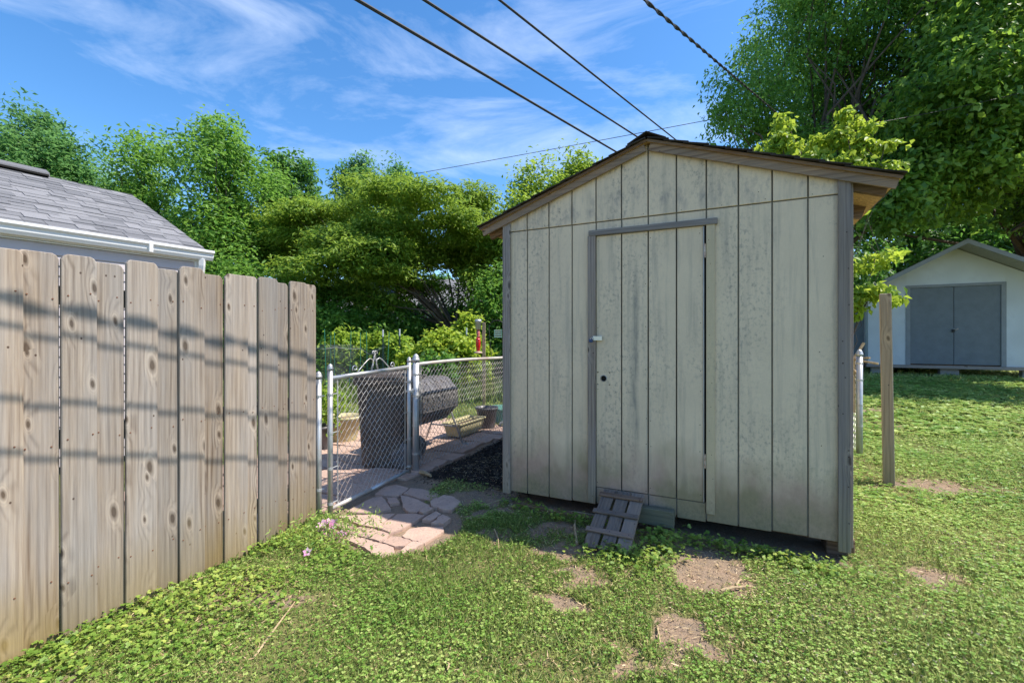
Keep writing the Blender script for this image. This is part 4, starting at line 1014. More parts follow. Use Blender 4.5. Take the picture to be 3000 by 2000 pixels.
# ------------------------------------------------------------------ vegetation
def unit(a): return a / np.maximum(np.linalg.norm(a, axis=-1, keepdims=True), 1e-9)
def leaves_mesh(name, P, A, N, L, W, V, mat, fold=.18, droop=0.0):
    """diamond leaves folded on the midrib: P centre, A axis, N normal, L length, W width, V colour value"""
    n = len(P); A = unit(A); N = unit(N - A * np.sum(A * N, -1, keepdims=True)); B = np.cross(A, N)
    L = np.broadcast_to(np.asarray(L, float), (n,))[:, None]; W = np.broadcast_to(np.asarray(W, float), (n,))[:, None]
    v = np.empty((n, 4, 3)); v[:, 0] = P - A * L * .5; v[:, 2] = P + A * L * .5 - N * L * droop
    v[:, 1] = P - A * L * .08 + B * W * .5 + N * W * fold; v[:, 3] = P - A * L * .08 - B * W * .5 + N * W * fold
    base = np.arange(n)[:, None] * 4; tri = np.concatenate([base + [0, 1, 2], base + [0, 2, 3]], 1).reshape(-1).astype(np.int32)
    me = bpy.data.meshes.new(name); me.vertices.add(n * 4); me.vertices.foreach_set('co', v.reshape(-1).astype(np.float32))
    me.loops.add(len(tri)); me.loops.foreach_set('vertex_index', tri); me.polygons.add(n * 2)
    me.polygons.foreach_set('loop_start', np.arange(0, n * 6, 3, dtype=np.int32)); me.update(calc_edges=True)
    at = me.attributes.new('v', 'FLOAT', 'POINT'); at.data.foreach_set('value', np.repeat(np.clip(V, 0, 1), 4).astype(np.float32))
    me.materials.append(M[mat]); return me

def crown_points(lobes, nclus, per, sig, flat=.7, shell=.55):
    """leaf positions gathered in clumps near the skin of a set of ellipsoid lobes"""
    w = np.array([l[1][0] * l[1][1] * l[1][2] for l in lobes]) ** .67; w /= w.sum(); cs = []; cv = []; od = []
    for (c, r), k in zip(lobes, rng.multinomial(nclus, w)):
        d = unit(rng.normal(size=(k, 3))); q = (shell + (1 - shell) * rng.random(k) ** .6)[:, None] * (.86 + .20 * rng.random(k))[:, None]
        cs.append(np.array(c) + d * q * np.array(r)); od.append(d)
    cs = np.concatenate(cs); od = np.concatenate(od); k = len(cs)
    cl_v = rng.random(k)
    m = np.maximum(3, rng.poisson(per, k)); idx = np.repeat(np.arange(k), m); n = len(idx)
    s = sig * (.6 + .8 * rng.random(k))
    off = np.clip(rng.normal(size=(n, 3)), -1.55, 1.55) * s[idx][:, None]; off[:, 2] *= flat
    P = cs[idx] + off + od[idx] * .0
    return P, od[idx], cl_v[idx], cs

def tree(name, label, x, y, trunk_h, trunk_r, lobes, nclus, per, sig, L, mat, cat='tree', flat=.7, shell=.55, group=None, aspect=.45, limbs=26, lean=(0, 0), up=.7, vary=.5, droopy=.25, seed=1, wind=0., pinktop=None):
    global rng
    rng = np.random.default_rng(seed); random.seed(seed)
    z0 = gz(x, y) if y < 60 else 0.
    root = thing(name, label, cat, (x, y, z0), 0, group)
    P, O, cv, cs = crown_points(lobes, nclus, per, sig, flat, shell); n = len(P)
    rnd = rng.normal(size=(n, 3)); N = unit(O * .5 + np.array((0, 0, up)) + rnd * .55)
    A = unit(np.cross(N, rng.normal(size=(n, 3))) + np.array((wind, 0, -droopy)) + O * .3)
    V = np.clip(.5 + (cv - .5) * vary + rng.normal(0, .16, n), 0, 1)
    me = leaves_mesh('crown', P, A, N, L * (.65 + .7 * rng.random(n)), L * aspect * (.7 + .6 * rng.random(n)), V, mat, droop=.1)
    crown = link('crown', me, root)
    mb = MB(); top = np.mean([l[0] for l in lobes], 0); fork = Vector((lean[0] * .5, lean[1] * .5, trunk_h))
    if trunk_r > 0:
        pts = [Vector((0, 0, -.3)), Vector((lean[0] * .15, lean[1] * .15, trunk_h * .35)), fork]
        mb.tube(pts, [trunk_r * 1.15, trunk_r * .85, trunk_r * .7], 9)
        sel = cs[rng.choice(len(cs), min(limbs, len(cs)), replace=False)]
        for t in sel:
            t = Vector(t); m1 = fork.lerp(t, .33) + Vector(rng.normal(0, .12, 3)) * (t - fork).length * .5 + Vector((0, 0, .1 * (t - fork).length)); m2 = fork.lerp(t, .7) + Vector(rng.normal(0, .05, 3)) * (t - fork).length
            st = fork - Vector((0, 0, random.uniform(0, trunk_h * .25)))
            mb.tube([st, m1, m2, t], [trunk_r * .34, trunk_r * .2, trunk_r * .1, .008], 5, cap=False)
        mb.obj('trunk', 'bark', root, True)
    return root

def lobe_set(seed, cx, cy, cz, rx, ry, rz, k, s=.5):
    """a main lobe broken into k smaller ones"""
    r = np.random.default_rng(seed); out = []
    for i in range(k):
        d = unit(r.normal(size=3)); q = .35 + .45 * r.random(); f = s * (.7 + .6 * r.random())
        out.append(((cx + d[0] * rx * q, cy + d[1] * ry * q, cz + d[2] * rz * q), (rx * f, ry * f, rz * f)))
    return out

def trees():
    F = lambda px, Y: (px - 1500.) / 1333. * Y
    Zt = lambda py, Y: EYE + (990. - py) / 1333. * Y
    # row behind the garage and garden, from the left: px centre, px half width, top py, bottom py, depth
    rows = [(-90, 150, 430, 1000, 20, 'lf_tree2', 'broad dark tree at the far end of the row behind the garage', .0),
            (150, 175, 325, 900, 19, 'lf_tree2', 'tall wind-swept blue-green tree over the garage ridge', .6),
            (420, 150, 362, 900, 18, 'lf_tree', 'rounded green tree over the low end of the garage roof', .5),
            (640, 165, 368, 880, 17, 'lf_tree', 'tall green tree rising just beyond the garage gutter corner', .35),
            (845, 88, 438, 860, 21, 'lf_dark', 'narrow dark evergreen between the tall green tree and the mimosa', .0),
            (1045, 66, 466, 800, 27, 'lf_tree2', 'poplar-like pale tree with an upright rounded top above the mimosa', .0),
            (1165, 85, 480, 800, 28, 'lf_tree2', 'second upright pale tree standing beside the poplar-like one', .0),
            (1395, 75, 560, 860, 19, 'lf_mimosa', 'feathery tree top between the mimosa and the shed eave', .0),
            (1560, 115, 486, 950, 17, 'lf_bright', 'loose sunlit leafy tree right behind the left eave of the shed', .2),
            (1685, 75, 488, 900, 18, 'lf_bright', 'leafy tree top showing over the left roof slope of the shed', .0)]
    for i, (px, hw, t, b, Y, m, lab, wind) in enumerate(rows):
        x = F(px, Y); rx = hw / 1333. * Y; zt = Zt(t, Y) - gz(x, Y); zb = max(.8, Zt(b, Y)); rzz = (zt - zb) / 2; cz = (zt + zb) / 2
        lobes = lobe_set(i + 3, 0, 0, cz, rx, rx, rzz, 13, .50) + [((rx * random.uniform(-.2, .2), 0, zt - rzz * .42), (rx * .42, rx * .42, rzz * .42)), ((0, 0, cz - rzz * .45), (rx * .9, rx * .9, rzz * .5))]
        big = rx * rzz
        nc = int(np.clip(120 * big, 600, 1700))
        tree('tree', lab, x, Y, cz * .75, .16, lobes, nc, 26, .26 if m != 'lf_dark' else .22, .20 if Y < 20 else .24, m, seed=20 + i, wind=wind, vary=.9, aspect=.42)
    # mimosa: layered flat spreading crown
    Y = 17.; x = F(1335, Y); L = []
    r = np.random.default_rng(5)
    for px, py, w, h in ((1000, 640, 150, 40), (900, 720, 140, 40), (860, 640, 100, 40), (1120, 575, 150, 38), (1250, 590, 130, 40), (1350, 660, 110, 40), (1180, 680, 160, 45), (1050, 760, 150, 40), (920, 800, 120, 45), (1300, 740, 150, 40), (1420, 720, 110, 50), (1160, 820, 110, 40), (1440, 830, 90, 50), (820, 760, 90, 40), (1380, 590, 80, 35), (1010, 850, 110, 45), (1120, 890, 90, 40), (940, 880, 90, 45), (1230, 850, 90, 35), (1090, 800, 110, 40), (1440, 900, 90, 40), (1000, 720, 120, 45), (1240, 770, 110, 40), (1130, 740, 100, 40)):
        yy = Y + r.uniform(-2.2, 1.6); L.append(((F(px, yy) - x, yy - Y, Zt(py, yy)), (w / 1333. * yy, w / 1333. * yy * 1.0, h / 1333. * yy)))
    tree('mimosa_tree', 'wide spreading feathery mimosa tree with several dark leaning trunks', x, Y, 1.6, .17, L, 2500, 30, .24, .17, 'lf_mimosa', flat=.32, shell=.2, seed=77, aspect=.4, limbs=20, vary=1.0, up=1.3)
    # undergrowth below the trees
    und = [(960, 150, 900, 1075, 15, 'lf_tree', 'dense leafy shrub behind the netted vegetable bed'), (1085, 120, 860, 1075, 17, 'lf_tree', 'dark shrub in the shade left of the mimosa trunks'), (1230, 120, 890, 1075, 19, 'lf_tree2', 'dark shrub standing behind the raspberry canes'),
           (1370, 130, 870, 1075, 18, 'lf_tree', 'dark shrub in the shade under the mimosa'), (1480, 100, 760, 1075, 15.5, 'lf_tree', 'dense green shrub behind the bird feeder and suet cage'), (1020, 55, 960, 1050, 12.2, 'lf_bright', 'bright green broad-leaved plant among the thin green stakes'),
           (800, 180, 700, 1070, 16, 'lf_tree', 'large green shrub rising above the end of the wooden fence'), (560, 220, 760, 1070, 17, 'lf_tree', 'green shrub seen above the fence below the tall trees'), (250, 300, 760, 1070, 19, 'lf_tree2', 'blue-green shrub hidden low behind the garage'),
           (1590, 120, 800, 1075, 16, 'lf_dark', 'dark shrub hidden behind the middle of the shed')]
    for i, (px, hw, t, b, Y, m, lab) in enumerate(und):
        x = F(px, Y); rx = hw / 1333. * Y; zt = Zt(t, Y); rzz = zt / 2
        lobes = lobe_set(60 + i, 0, 0, rzz * .95, rx, rx * .8, rzz, 8, .55) + [((0, 0, rzz * .5), (rx * .9, rx * .8, rzz * .5))]
        tree('shrub', lab, x, Y, .5, .05, lobes, int(np.clip(150 * rx * rzz, 150, 600)), 24, .2, .17, m, 'shrub', seed=140 + i, limbs=10, vary=.9)
    # raspberries and tall weeds
    for i, (px, hw, t, Y, m, lab) in enumerate(((1150, 70, 945, 12.4, 'lf_bright', 'tall raspberry clump by the white-tipped posts'), (1235, 75, 985, 11.6, 'lf_yellow', 'yellow-green raspberry clump behind the gate latch post'), (1310, 70, 960, 11.6, 'lf_yellow', 'yellow-green raspberry clump in the middle of the cane row'), (1365, 60, 940, 12, 'lf_yellow', 'yellow-green raspberry clump beside the bird feeder'), (1285, 35, 1025, 9.8, 'lf_dark', 'small dusky shrub in front of the raspberry canes'))):
        x = F(px, Y); rx = hw / 1333. * Y; zt = Zt(t, Y)
        tree('raspberry_bush', lab, x, Y, .3, .02, lobe_set(200 + i, 0, 0, zt * .5, rx, rx * .7, zt * .5, 8, .5), int(420 * rx * zt), 9, .12, .13, m, 'bush', seed=240 + i, limbs=14, vary=.9, aspect=.6)
    tree('potted_plant_leaves', 'leafy green plant growing out of the black pot behind the fence end', -2.46, 5.85, .3, .008, [((0, 0, .52), (.24, .24, .28)), ((.1, 0, .66), (.2, .2, .2))], 60, 8, .06, .09, 'lf_bright', 'plant', seed=301, limbs=8)
    # right-hand trees
    Y = 12.5; x = F(2440, Y); L = []
    r = np.random.default_rng(8)
    for px, py, w, h in ((2200, 330, 130, 130), (2330, 180, 170, 170), (2480, 60, 200, 200), (2560, 300, 200, 190), (2350, 380, 150, 120), (2700, 150, 200, 220), (2500, -160, 250, 200), (2750, 420, 170, 170), (2600, 560, 150, 110), (2250, 440, 110, 80), (2130, 400, 70, 70), (2400, 500, 130, 90)):
        yy = Y + r.uniform(-1.3, 2.); L.append(((F(px, yy) - x, yy - Y, Zt(py, yy)), (w / 1333. * yy, w / 1333. * yy, h / 1333. * yy)))
    tree('birch_tree', 'tall airy small-leaved tree rising behind the right roof slope of the shed', x, Y, 3.4, .2, L, 3000, 26, .20, .13, 'lf_tree', seed=88, shell=.35, limbs=60, vary=.8, droopy=.7, aspect=.42)
    Y = 11.; x = F(3030, 14.5); L = []
    for px, py, w, h in ((2950, 100, 220, 200), (2820, 320, 190, 170), (3050, 350, 220, 200), (2700, 520, 140, 110), (2900, 520, 170, 110), (2780, 640, 120, 60), (3150, 100, 250, 250), (2880, -120, 260, 180), (3080, 620, 150, 100), (3250, 400, 250, 250), (2640, 640, 110, 90)):
        yy = Y + r.uniform(-1.5, 1.8); L.append(((F(px, yy) - x, yy - 14.5, Zt(py, yy)), (w / 1333. * yy, w / 1333. * yy, h / 1333. * yy)))
    tree('maple_tree', 'big dark large-leaved tree overhanging the white outbuilding', x, 14.5, 3.6, .3, L, 2600, 24, .24, .155, 'lf_maple', seed=91, shell=.35, limbs=50, vary=1.2, aspect=.6, droopy=.5)
    # dark trees that close the view behind the outbuilding
    for i, (px, hw, t, Y, lab) in enumerate(((2350, 260, 350, 21, 'dark tree filling the gap between the shed and the outbuilding'), (2700, 260, 330, 23, 'dark tree directly behind the white outbuilding'), (3050, 260, 330, 22, 'dark tree at the far right behind the white outbuilding'))):
        x = F(px, Y); rx = hw / 1333. * Y; zt = Zt(t, Y); rzz = zt / 2
        tree('tree', lab, x, Y, 3., .2, lobe_set(400 + i, 0, 0, rzz, rx, rx * .6, rzz, 10, .5) + [((0, 0, rzz * .5), (rx, rx * .6, rzz * .5))], 900, 22, .34, .30, 'lf_dark', seed=410 + i, vary=.8)
    # yellow-green sapling behind the shed, by the fence end
    x, Y = 4.55, 6.35; L = []
    for px, py, w, h, yy in ((2295, 365, 22, 30, 7.3), (2285, 420, 36, 30, 7.3), (2330, 440, 45, 28, 7.2), (2410, 430, 36, 30, 7.0), (2480, 345, 24, 30, 6.8), (2470, 400, 36, 36, 6.8), (2540, 375, 22, 22, 6.7), (2530, 430, 36, 26, 6.7), (2600, 432, 28, 14, 6.6), (2590, 500, 40, 20, 6.6), (2240, 455, 24, 16, 7.3), (2380, 490, 80, 35, 7.0), (2480, 490, 60, 30, 6.8), (2500, 620, 20, 14, 6.4), (2590, 755, 45, 14, 6.2), (2530, 780, 50, 18, 6.3), (2560, 855, 60, 16, 6.1), (2510, 880, 45, 26, 6.2), (2610, 880, 35, 14, 6.0), (2500, 915, 30, 22, 6.2)):
        L.append(((F(px, yy) - x, yy - Y, Zt(py, yy) - gz(x, Y)), (w / 1333. * yy, w / 1333. * yy, h / 1333. * yy)))
    tree('sapling', 'young yellow-green sapling growing at the fence end behind the right side of the shed', x, Y, 1.0, .022, L, 400, 10, .07, .10, 'lf_yellow', flat=.45, seed=95, shell=.3, limbs=26, vary=.9, aspect=.62, droopy=.5)
    # far wood that closes the horizon
    n = 52000; a = rng.random(n); ang = R(-75) + a * R(150); rad = 44 + rng.random(n) * 8
    hgt = 7.5 + 2.2 * np.sin(ang * 17) + 1.6 * np.sin(ang * 41 + 1)
    P = np.stack([np.sin(ang) * rad, np.cos(ang) * rad, rng.random(n) ** .8 * hgt], -1); N = unit(rng.normal(size=(n, 3)) + np.array((0, -.4, .8)))
    me = leaves_mesh('far_wood', P, np.cross(N, rng.normal(size=(n, 3))), N, .75, .5, rng.random(n), 'lf_tree2'); o = link('far_wood', me)
    tag(o, 'far-off mass of green woodland closing the view behind the yards', 'woodland', kind='stuff')
trees()

# ------------------------------------------------------------------ lawn, clover, ivy, litter
def scatter(n, dens, box, w=None):
    """rejection sampling on the ground plan: dens(x,y,masks) in 0..1"""
    x = rng.uniform(box[0], box[1], n); y = rng.uniform(box[2], box[3], n)
    k = rng.random(n) < dens(x, y); x, y = x[k], y[k]; return x, y, gh(x, y)
def in_view(x, y, m=1.06): return (np.abs(x) < y * 1.125 * m + .25) & (y > 1.75)
def shed_block(x, y):
    sx = (x - SO[0]) * SX[0] + (y - SO[1]) * SX[1]; sy = (x - SO[0]) * SY[0] + (y - SO[1]) * SY[1]
    return (sx > .02) & (sx < 2.36) & (sy > .05) & (sy < 3.0)
def lawn():
    global rng
    rng = np.random.default_rng(3)
    def base_d(x, y, soft=1.0):
        soil, mul, p1, under, n, u = masks(x, y)
        d = (1 - np.clip(soil * 1.15, 0, 1)) ** 1.2 * (1 - np.clip(mul * 1.6, 0, 1)) * (1 - np.clip(p1 * 1.3, 0, 1))
        cl = .52 + .9 * (vnoise(x, y, 2.2, 8) - .28) + .35 * (vnoise(x, y, .8, 18) - .5)
        return d * np.clip(cl, .16, 1) * in_view(x, y) * ~shed_block(x, y)
    def garden(x, y):                                             # the far side of the fence line
        return ((x - F0[0]) * FN[0] + (y - F0[1]) * FN[1]) < -.12
    # grass blades
    sets = [(-2.6, 4.4, 1.75, 3.7, 260000, .028, .0036), (-4, 7, 3.7, 6.2, 150000, .036, .0062), (-8, 11, 6.2, 11, 120000, .055, .013), (-12, 17, 11, 20, 90000, .10, .03)]
    for k, (a, b, c, d, n, h, w) in enumerate(sets):
        def dn(x, y):
            q = base_d(x, y); q = np.where(garden(x, y) & (y < 5.2), q * .25, q); return q
        x, y, z = scatter(n, dn, (a, b, c, d)); m = len(x)
        tall = 1 + .9 * (vnoise(x, y, 1.3, 5) > .62) * rng.random(m) + .5 * garden(x, y)
        hh = h * (.5 + .8 * rng.random(m)) * tall; A = np.stack([rng.normal(0, .75, m), rng.normal(0, .75, m), np.ones(m)], -1); A = unit(A)
        N = rng.normal(size=(m, 3)) + np.array((0, 0, .6)); V = np.clip(.12 + .45 * vnoise(x, y, 1.1, 6) + .25 * vnoise(x, y, .45, 26) + .2 * vnoise(x, y, 6., 16) + rng.normal(0, .26, m), 0, 1)
        me = leaves_mesh('grass', np.stack([x, y, z], -1) + A * hh[:, None] * .45, A, N, hh, w * (.7 + .6 * rng.random(m)), V, 'lf_grass', droop=.25)
        o = link('lawn_grass', me); tag(o, ['short mown grass on the near lawn in front of the shed', 'mown grass on the lawn beside the shed and fence post', 'grass on the lawn further back and in the garden', 'distant grass towards the outbuilding and the raspberry canes'][k], 'grass', kind='stuff')
    # clover: three leaflets on a low stalk
    csets = [(-2.6, 4.4, 1.75, 3.8, 70000, .0078), (-3, 7, 3.8, 6.4, 44000, .013), (2, 13, 6.4, 12, 26000, .035)]
    for k, (a, b, c, d, n, s) in enumerate(csets):
        def dn(x, y):
            soil, mul, p1, under, nn, u = masks(x, y)
            return base_d(x, y) * np.clip(.35 + 1.1 * (vnoise(x, y, 1.6, 12) - .2) + .35 * sm(x, 1.2, 3.), 0, 1) * np.where(garden(x, y), .3, 1)
        x, y, z = scatter(n, dn, (a, b, c, d)); m = len(x); size = s * (.6 + .7 * rng.random(m)) * (1 + .5 * sm(x, 1.5, 3.2)); hh = .010 + .026 * rng.random(m) * (s / .0078) ** .5
        P = []; A = []; N = []; V = []; S = []; th = rng.random(m) * 6.283; tilt = rng.normal(0, .35, (m, 2)); vv = np.clip(.22 + .5 * vnoise(x, y, 1.7, 9) + rng.normal(0, .26, m), 0, 1)
        for j in range(3):
            t = th + j * 2.094; dv = np.stack([np.cos(t), np.sin(t), .15 + 0 * t], -1); P.append(np.stack([x, y, z + hh], -1) + dv * size[:, None] * .55); A.append(dv); N.append(np.stack([tilt[:, 0], tilt[:, 1], np.ones(m)], -1)); V.append(vv); S.append(size)
        S = np.concatenate(S); me = leaves_mesh('clover', np.concatenate(P), np.concatenate(A), np.concatenate(N), S * 1.15, S * 1.05, np.concatenate(V), 'lf_clover', fold=.12)
        o = link('clover', me); tag(o, ['clover leaves spread through the near lawn', 'clover leaves in the lawn beside the shed', 'clover and weeds in the lawn near the outbuilding'][k], 'clover', kind='stuff')
    # ground ivy along the fence foot, round the ramp and the shed's right corner
    def rnd_leaf(x, y, z, size, hh, V, nm, lab, mat='lf_ivy', cat='ground ivy'):
        m = len(x); P = []; A = []; N = []; th = rng.random(m) * 6.283; tl = rng.normal(0, .4, (m, 2)); nrm = np.stack([tl[:, 0], tl[:, 1], np.ones(m)], -1)
        for j in range(4):                                         # four wedges make one scalloped round leaf
            t = th + (j - 1.5) * .95; dv = np.stack([np.cos(t), np.sin(t), 0 * t], -1); dv = unit(dv - unit(nrm) * np.sum(dv * unit(nrm), -1, keepdims=True))
            P.append(np.stack([x, y, z + hh], -1) + dv * size[:, None] * .42); A.append(dv); N.append(nrm)
        S = np.tile(size, 4); me = leaves_mesh(nm, np.concatenate(P), np.concatenate(A), np.concatenate(N), S * .95, S * .95, np.tile(V, 4), mat, fold=.10)
        o = link(nm, me); tag(o, lab, cat, kind='stuff')
    def dn(x, y):
        soil, mul, p1, under, n, u = masks(x, y)
        q = np.clip(1.15 - n / .80, 0, 1) * (n > .02) * (u < 1.50) * (1 - np.clip(p1 * 1.5, 0, 1)); return q * np.clip(.08 + 1.6 * (vnoise(x, y, 4., 15) - .22), 0, 1) * in_view(x, y)
    x, y, z = scatter(34000, dn, (-2.6, -.3, 1.75, 3.9)); m = len(x)
    rnd_leaf(x, y, z, .008 + .014 * rng.random(m) ** 1.6, .010 + .05 * rng.random(m) ** 1.5, np.clip(.08 + .6 * vnoise(x, y, 3., 2) + rng.normal(0, .26, m), 0, 1), 'ground_ivy', 'round-leaved ground ivy creeping along the foot of the wooden fence')
    def dn2(x, y):
        sx = (x - SO[0]) * SX[0] + (y - SO[1]) * SX[1]; sy = (x - SO[0]) * SY[0] + (y - SO[1]) * SY[1]
        q = np.exp(-((sx - 1.10) / .20) ** 2 - ((sy + .62) / .10) ** 2) + .8 * np.exp(-((sx - 1.30) / .14) ** 2 - ((sy + .34) / .18) ** 2) + .65 * np.exp(-((sx - 1.75) / .45) ** 2 - ((sy + .16) / .09) ** 2) + .5 * np.exp(-((sx - .62) / .25) ** 2 - ((sy + .20) / .06) ** 2) + .4 * np.exp(-((sx - .2) / .18) ** 2 - ((sy + .08) / .05) ** 2) + .5 * np.exp(-((sx - 2.2) / .2) ** 2 - ((sy + .25) / .08) ** 2)
        return np.clip(q, 0, 1) * in_view(x, y)
    x, y, z = scatter(26000, dn2, (-.3, 2.6, 2.4, 4.1)); m = len(x)
    rnd_leaf(x, y, z, .013 + .013 * rng.random(m), .012 + .06 * rng.random(m), np.clip(.4 + rng.normal(0, .25, m), 0, 1), 'ground_ivy', 'round-leaved ground ivy growing round the ramp and along the shed foot')
    # darker grass tuft strip in the shed's shade and wild tufts at edges
    # dry litter
    def dl(x, y):
        soil, mul, p1, under, n, u = masks(x, y); return np.clip(.16 + .8 * soil * (1 - p1 * .75) + .5 * mul + .7 * np.exp(-((x - .8) / .9) ** 2 - ((y - 2.35) / .55) ** 2) * vnoise(x, y, 5., 22) + .5 * (vnoise(x, y, 1.7, 21) > .66) + .35 * np.clip(1 - n / .9, 0, 1) * (u < 1.5) * (n > 0), 0, 1) * in_view(x, y) * ~shed_block(x, y) * (n > -.1) * np.where(p1 > .4, .35, 1.)
    x, y, z = scatter(60000, dl, (-2.6, 5.5, 1.75, 5.6)); m = len(x); ln = .012 + .05 * rng.random(m) ** 3; t = rng.random(m) * 6.283
    A = np.stack([np.cos(t), np.sin(t), rng.normal(0, .22, m)], -1); N = np.stack([rng.normal(0, .4, m), rng.normal(0, .4, m), np.ones(m)], -1)
    me = leaves_mesh('litter', np.stack([x, y, z + .006 + .012 * rng.random(m)], -1), A, N, ln, .0035 + .003 * rng.random(m), rng.random(m), 'lf_dry'); o = link('dry_litter', me); tag(o, 'scattered straw, chips and dead grass bits on the lawn', 'litter', kind='stuff')
    # clover heads
    x, y, z = scatter(2200, lambda x, y: base_d(x, y) * (vnoise(x, y, 1.4, 31) > .45) * (y < 4.5), (-1.2, 4.4, 1.75, 4.5)); m = len(x); P = []; A = []
    for j in range(6): d = unit(rng.normal(size=(m, 3)) + np.array((0, 0, .4))); P.append(np.stack([x, y, z + .032], -1) + d * .0035); A.append(d)
    me = leaves_mesh('heads', np.concatenate(P), np.concatenate(A), rng.normal(size=(m * 6, 3)), .009, .006, rng.random(m * 6), 'whitepetal'); o = link('clover_flowers', me); tag(o, 'small faded white clover heads dotted over the lawn', 'flowers', kind='stuff')
    # mulch chips
    def dm(x, y): soil, mul, p1, *_ = masks(x, y); return np.clip(mul * 1.2, 0, 1) * (y < 8)
    x, y, z = scatter(34000, dm, (-1.6, .9, 3.9, 7.8)); m = len(x); t = rng.random(m) * 6.283
    g = G('mulch_chip'); a = g.attr('v'); M['mulch'] = g.pbr(g.ramp(a, (0., (.012, .010, .009)), (.8, (.045, .034, .028)), (1., (.16, .12, .09))), .9)
    me = leaves_mesh('mulch', np.stack([x, y, z + .012 * rng.random(m)], -1), np.stack([np.cos(t), np.sin(t), rng.normal(0, .3, m)], -1), np.stack([rng.normal(0, .6, m), rng.normal(0, .6, m), np.ones(m)], -1), .02 + .03 * rng.random(m), .006 + .008 * rng.random(m), rng.random(m) ** 1.5, 'mulch'); o = link('bark_mulch', me); tag(o, 'heap of black bark mulch between the fence and the shed', 'mulch', kind='stuff')
    # tall grasses in the garden behind the mesh fence
    def dt(x, y):
        u = (x - F0[0]) * FD[0] + (y - F0[1]) * FD[1]; n = (x - F0[0]) * FN[0] + (y - F0[1]) * FN[1]
        return (n < -.5) * np.clip(.6 * np.exp(-((y - 10.6) / .7) ** 2) * (x < -2.6) + .8 * np.exp(-((x + .2) / .5) ** 2 - ((y - 10.4) / .4) ** 2) + .7 * np.exp(-((x + 1.0) / .35) ** 2 - ((y - 10.0) / .3) ** 2), 0, 1)
    x, y, z = scatter(60000, dt, (-7, 1.2, 8.5, 15)); m = len(x); A = np.stack([rng.normal(0, .35, m), rng.normal(0, .35, m), np.ones(m)], -1); hh = .18 + .3 * rng.random(m)
    me = leaves_mesh('tall_grass', np.stack([x, y, z + hh * .45], -1), A, rng.normal(size=(m, 3)), hh, .018, np.clip(rng.normal(.5, .25, m), 0, 1), 'lf_tall', droop=.15); o = link('tall_grass', me); tag(o, 'tall loose grass and weeds round the vegetable bed', 'grass', kind='stuff')
lawn()

def primrose():
    global rng
    rng = np.random.default_rng(51)
    root = thing('primrose_plant', 'pink-flowered evening primrose plant at the foot of the fence end by the path', 'plant', (-1.34, 3.34, 0))
    n = 1100; P = np.stack([rng.normal(.03, .16, n), rng.normal(-.06, .14, n), .01 + .11 * rng.random(n)], -1); A = unit(rng.normal(size=(n, 3)) + np.array((0, 0, .5)))
    link('foliage', leaves_mesh('foliage', P, A, rng.normal(size=(n, 3)) + np.array((0, 0, 1.)), .035, .009, rng.random(n), 'lf_clover'), root)
    for k, (px, py) in enumerate(((946, 1535), (960, 1528), (979, 1532), (950, 1552), (962, 1560), (1000, 1556), (1015, 1564), (938, 1546), (900, 1616), (968, 1545), (958, 1572), (972, 1536), (955, 1543))):
        Y = 3.30 + .05 * math.sin(k * 2.2) - (.35 if k == 8 else 0); x = (px - 1500) / 1333 * Y + 1.34; z = EYE + (990 - py) / 1333 * Y; y = Y - 3.34
        fl = []; t0 = random.random() * 6; nx = rng.normal(0, .35, 3) + np.array((.3, -.5, .8)); nx = nx / np.linalg.norm(nx); e1 = np.cross(nx, (0, 0, 1.)); e1 /= np.linalg.norm(e1); e2 = np.cross(nx, e1); Pp = []; Aa = []; Nn = []
        for j in range(5):
            t = t0 + j * 1.257; dv = e1 * math.cos(t) + e2 * math.sin(t); Pp.append(np.array((x, y, z)) + dv * .018); Aa.append(dv + nx * .35); Nn.append(nx)
        me = leaves_mesh('flower', np.array(Pp), np.array(Aa), np.array(Nn), .042 * (.6 if k == 8 else 1), .036 * (.6 if k == 8 else 1), rng.random(5), 'pink', fold=.1); f = link('flower', me, root)
        MB().tube([(x, y, z), (x * .7, y * .7, z * .4), (x * .55, y * .55, -.02)], .0016, 4).obj('stem', 'greenstake', root)
primrose()

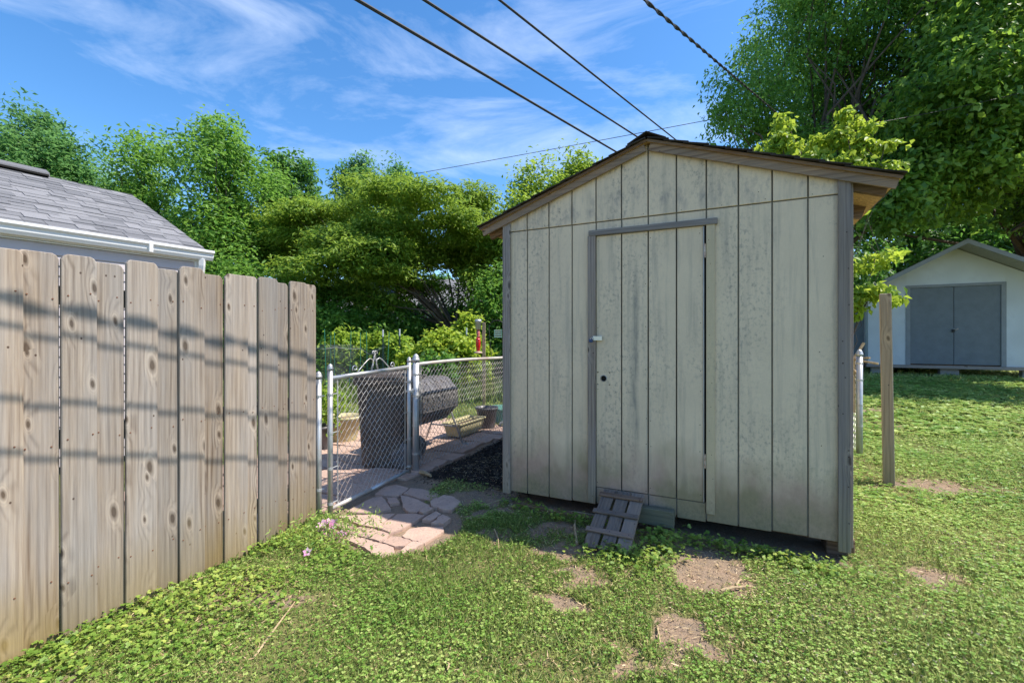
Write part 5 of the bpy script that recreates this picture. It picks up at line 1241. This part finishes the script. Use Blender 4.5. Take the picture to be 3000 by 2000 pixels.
# loose sticks
def sticks():
    data = [((1690, 1590), (1560 + 128, 1496), .010, 'grey split stick lying on the bare soil left of the ramp'), ((1615, 1487), (1760, 1505), .007, 'thin dark stick along the shed foot left of the ramp'), ((2110, 1722), (2200, 1706), .008, 'pale straw-coloured splinter on the bare patch in front of the ramp'),
            ((2158, 1703), (2172, 1685), .006, 'short pale splinter beside the bare patch'), ((1448, 1540), (1462, 1600), .005, 'thin pale twig standing out of the grass near the shade edge'), ((1410, 1478), (1490, 1452), .005, 'thin grey twig lying by the left corner of the shed'),
            ((1232, 1378), (1262, 1396), .022, 'short thick peeled log by the gate latch post'), ((1925, 1822), (1935, 1880), .006, 'reddish twig lying on the small bare patch'), ((1306, 1928), (1311, 1955), .006, 'pale wood chip in the near grass'), ((745, 1910), (865, 1745), .005, 'long reddish bramble runner lying over the grass near the fence'), ((560, 1700), (615, 1678), .005, 'pale dead stem among the ivy at the fence')]
    for a, b, r, lab in data:
        A = pix(*a, .02); B = pix(*b, .02); za, zb = gz(*A) + r + .006, gz(*B) + r + .006; mid = ((A[0] + B[0]) / 2 + random.uniform(-.012, .012), (A[1] + B[1]) / 2, (za + zb) / 2 + .004)
        o = MB().tube([(A[0] - mid[0], A[1] - mid[1], za - mid[2]), (random.uniform(-.006, .006), 0, .003), (B[0] - mid[0], B[1] - mid[1], zb - mid[2])], [r, r * .9, r * .6], 6).obj('stick', 'stick', loc=mid); tag(o, lab, 'stick')
    # dead branches heaped on the right fence end
    o = MB(); base = Vector((4.20, 5.72, gz(4.2, 5.7)))
    for k in range(9):
        d = Vector((random.uniform(-.25, .25), random.uniform(-.1, .5), random.uniform(-.1, .25))); p = base + Vector((random.uniform(-.05, .05), random.uniform(0, .4), 1.05 + random.uniform(-.1, .12)))
        o.tube([p - d, p + Vector((0, 0, .02)), p + d * .8], [.014, .012, .006], 6)
    o = o.obj('brush_pile', 'stick'); tag(o, 'bundle of dead sticks caught on top of the chain-link fence end', 'sticks')
    o = MB().tube([Vector((4.22, 5.62, .5)), Vector((4.20, 5.60, 1.15)), Vector((4.33, 5.60, 1.36))], [.022, .02, .016], 7).obj('cut_branch', 'stick'); tag(o, 'thick cut branch stub sticking up beside the chain-link end post', 'branch')
sticks()
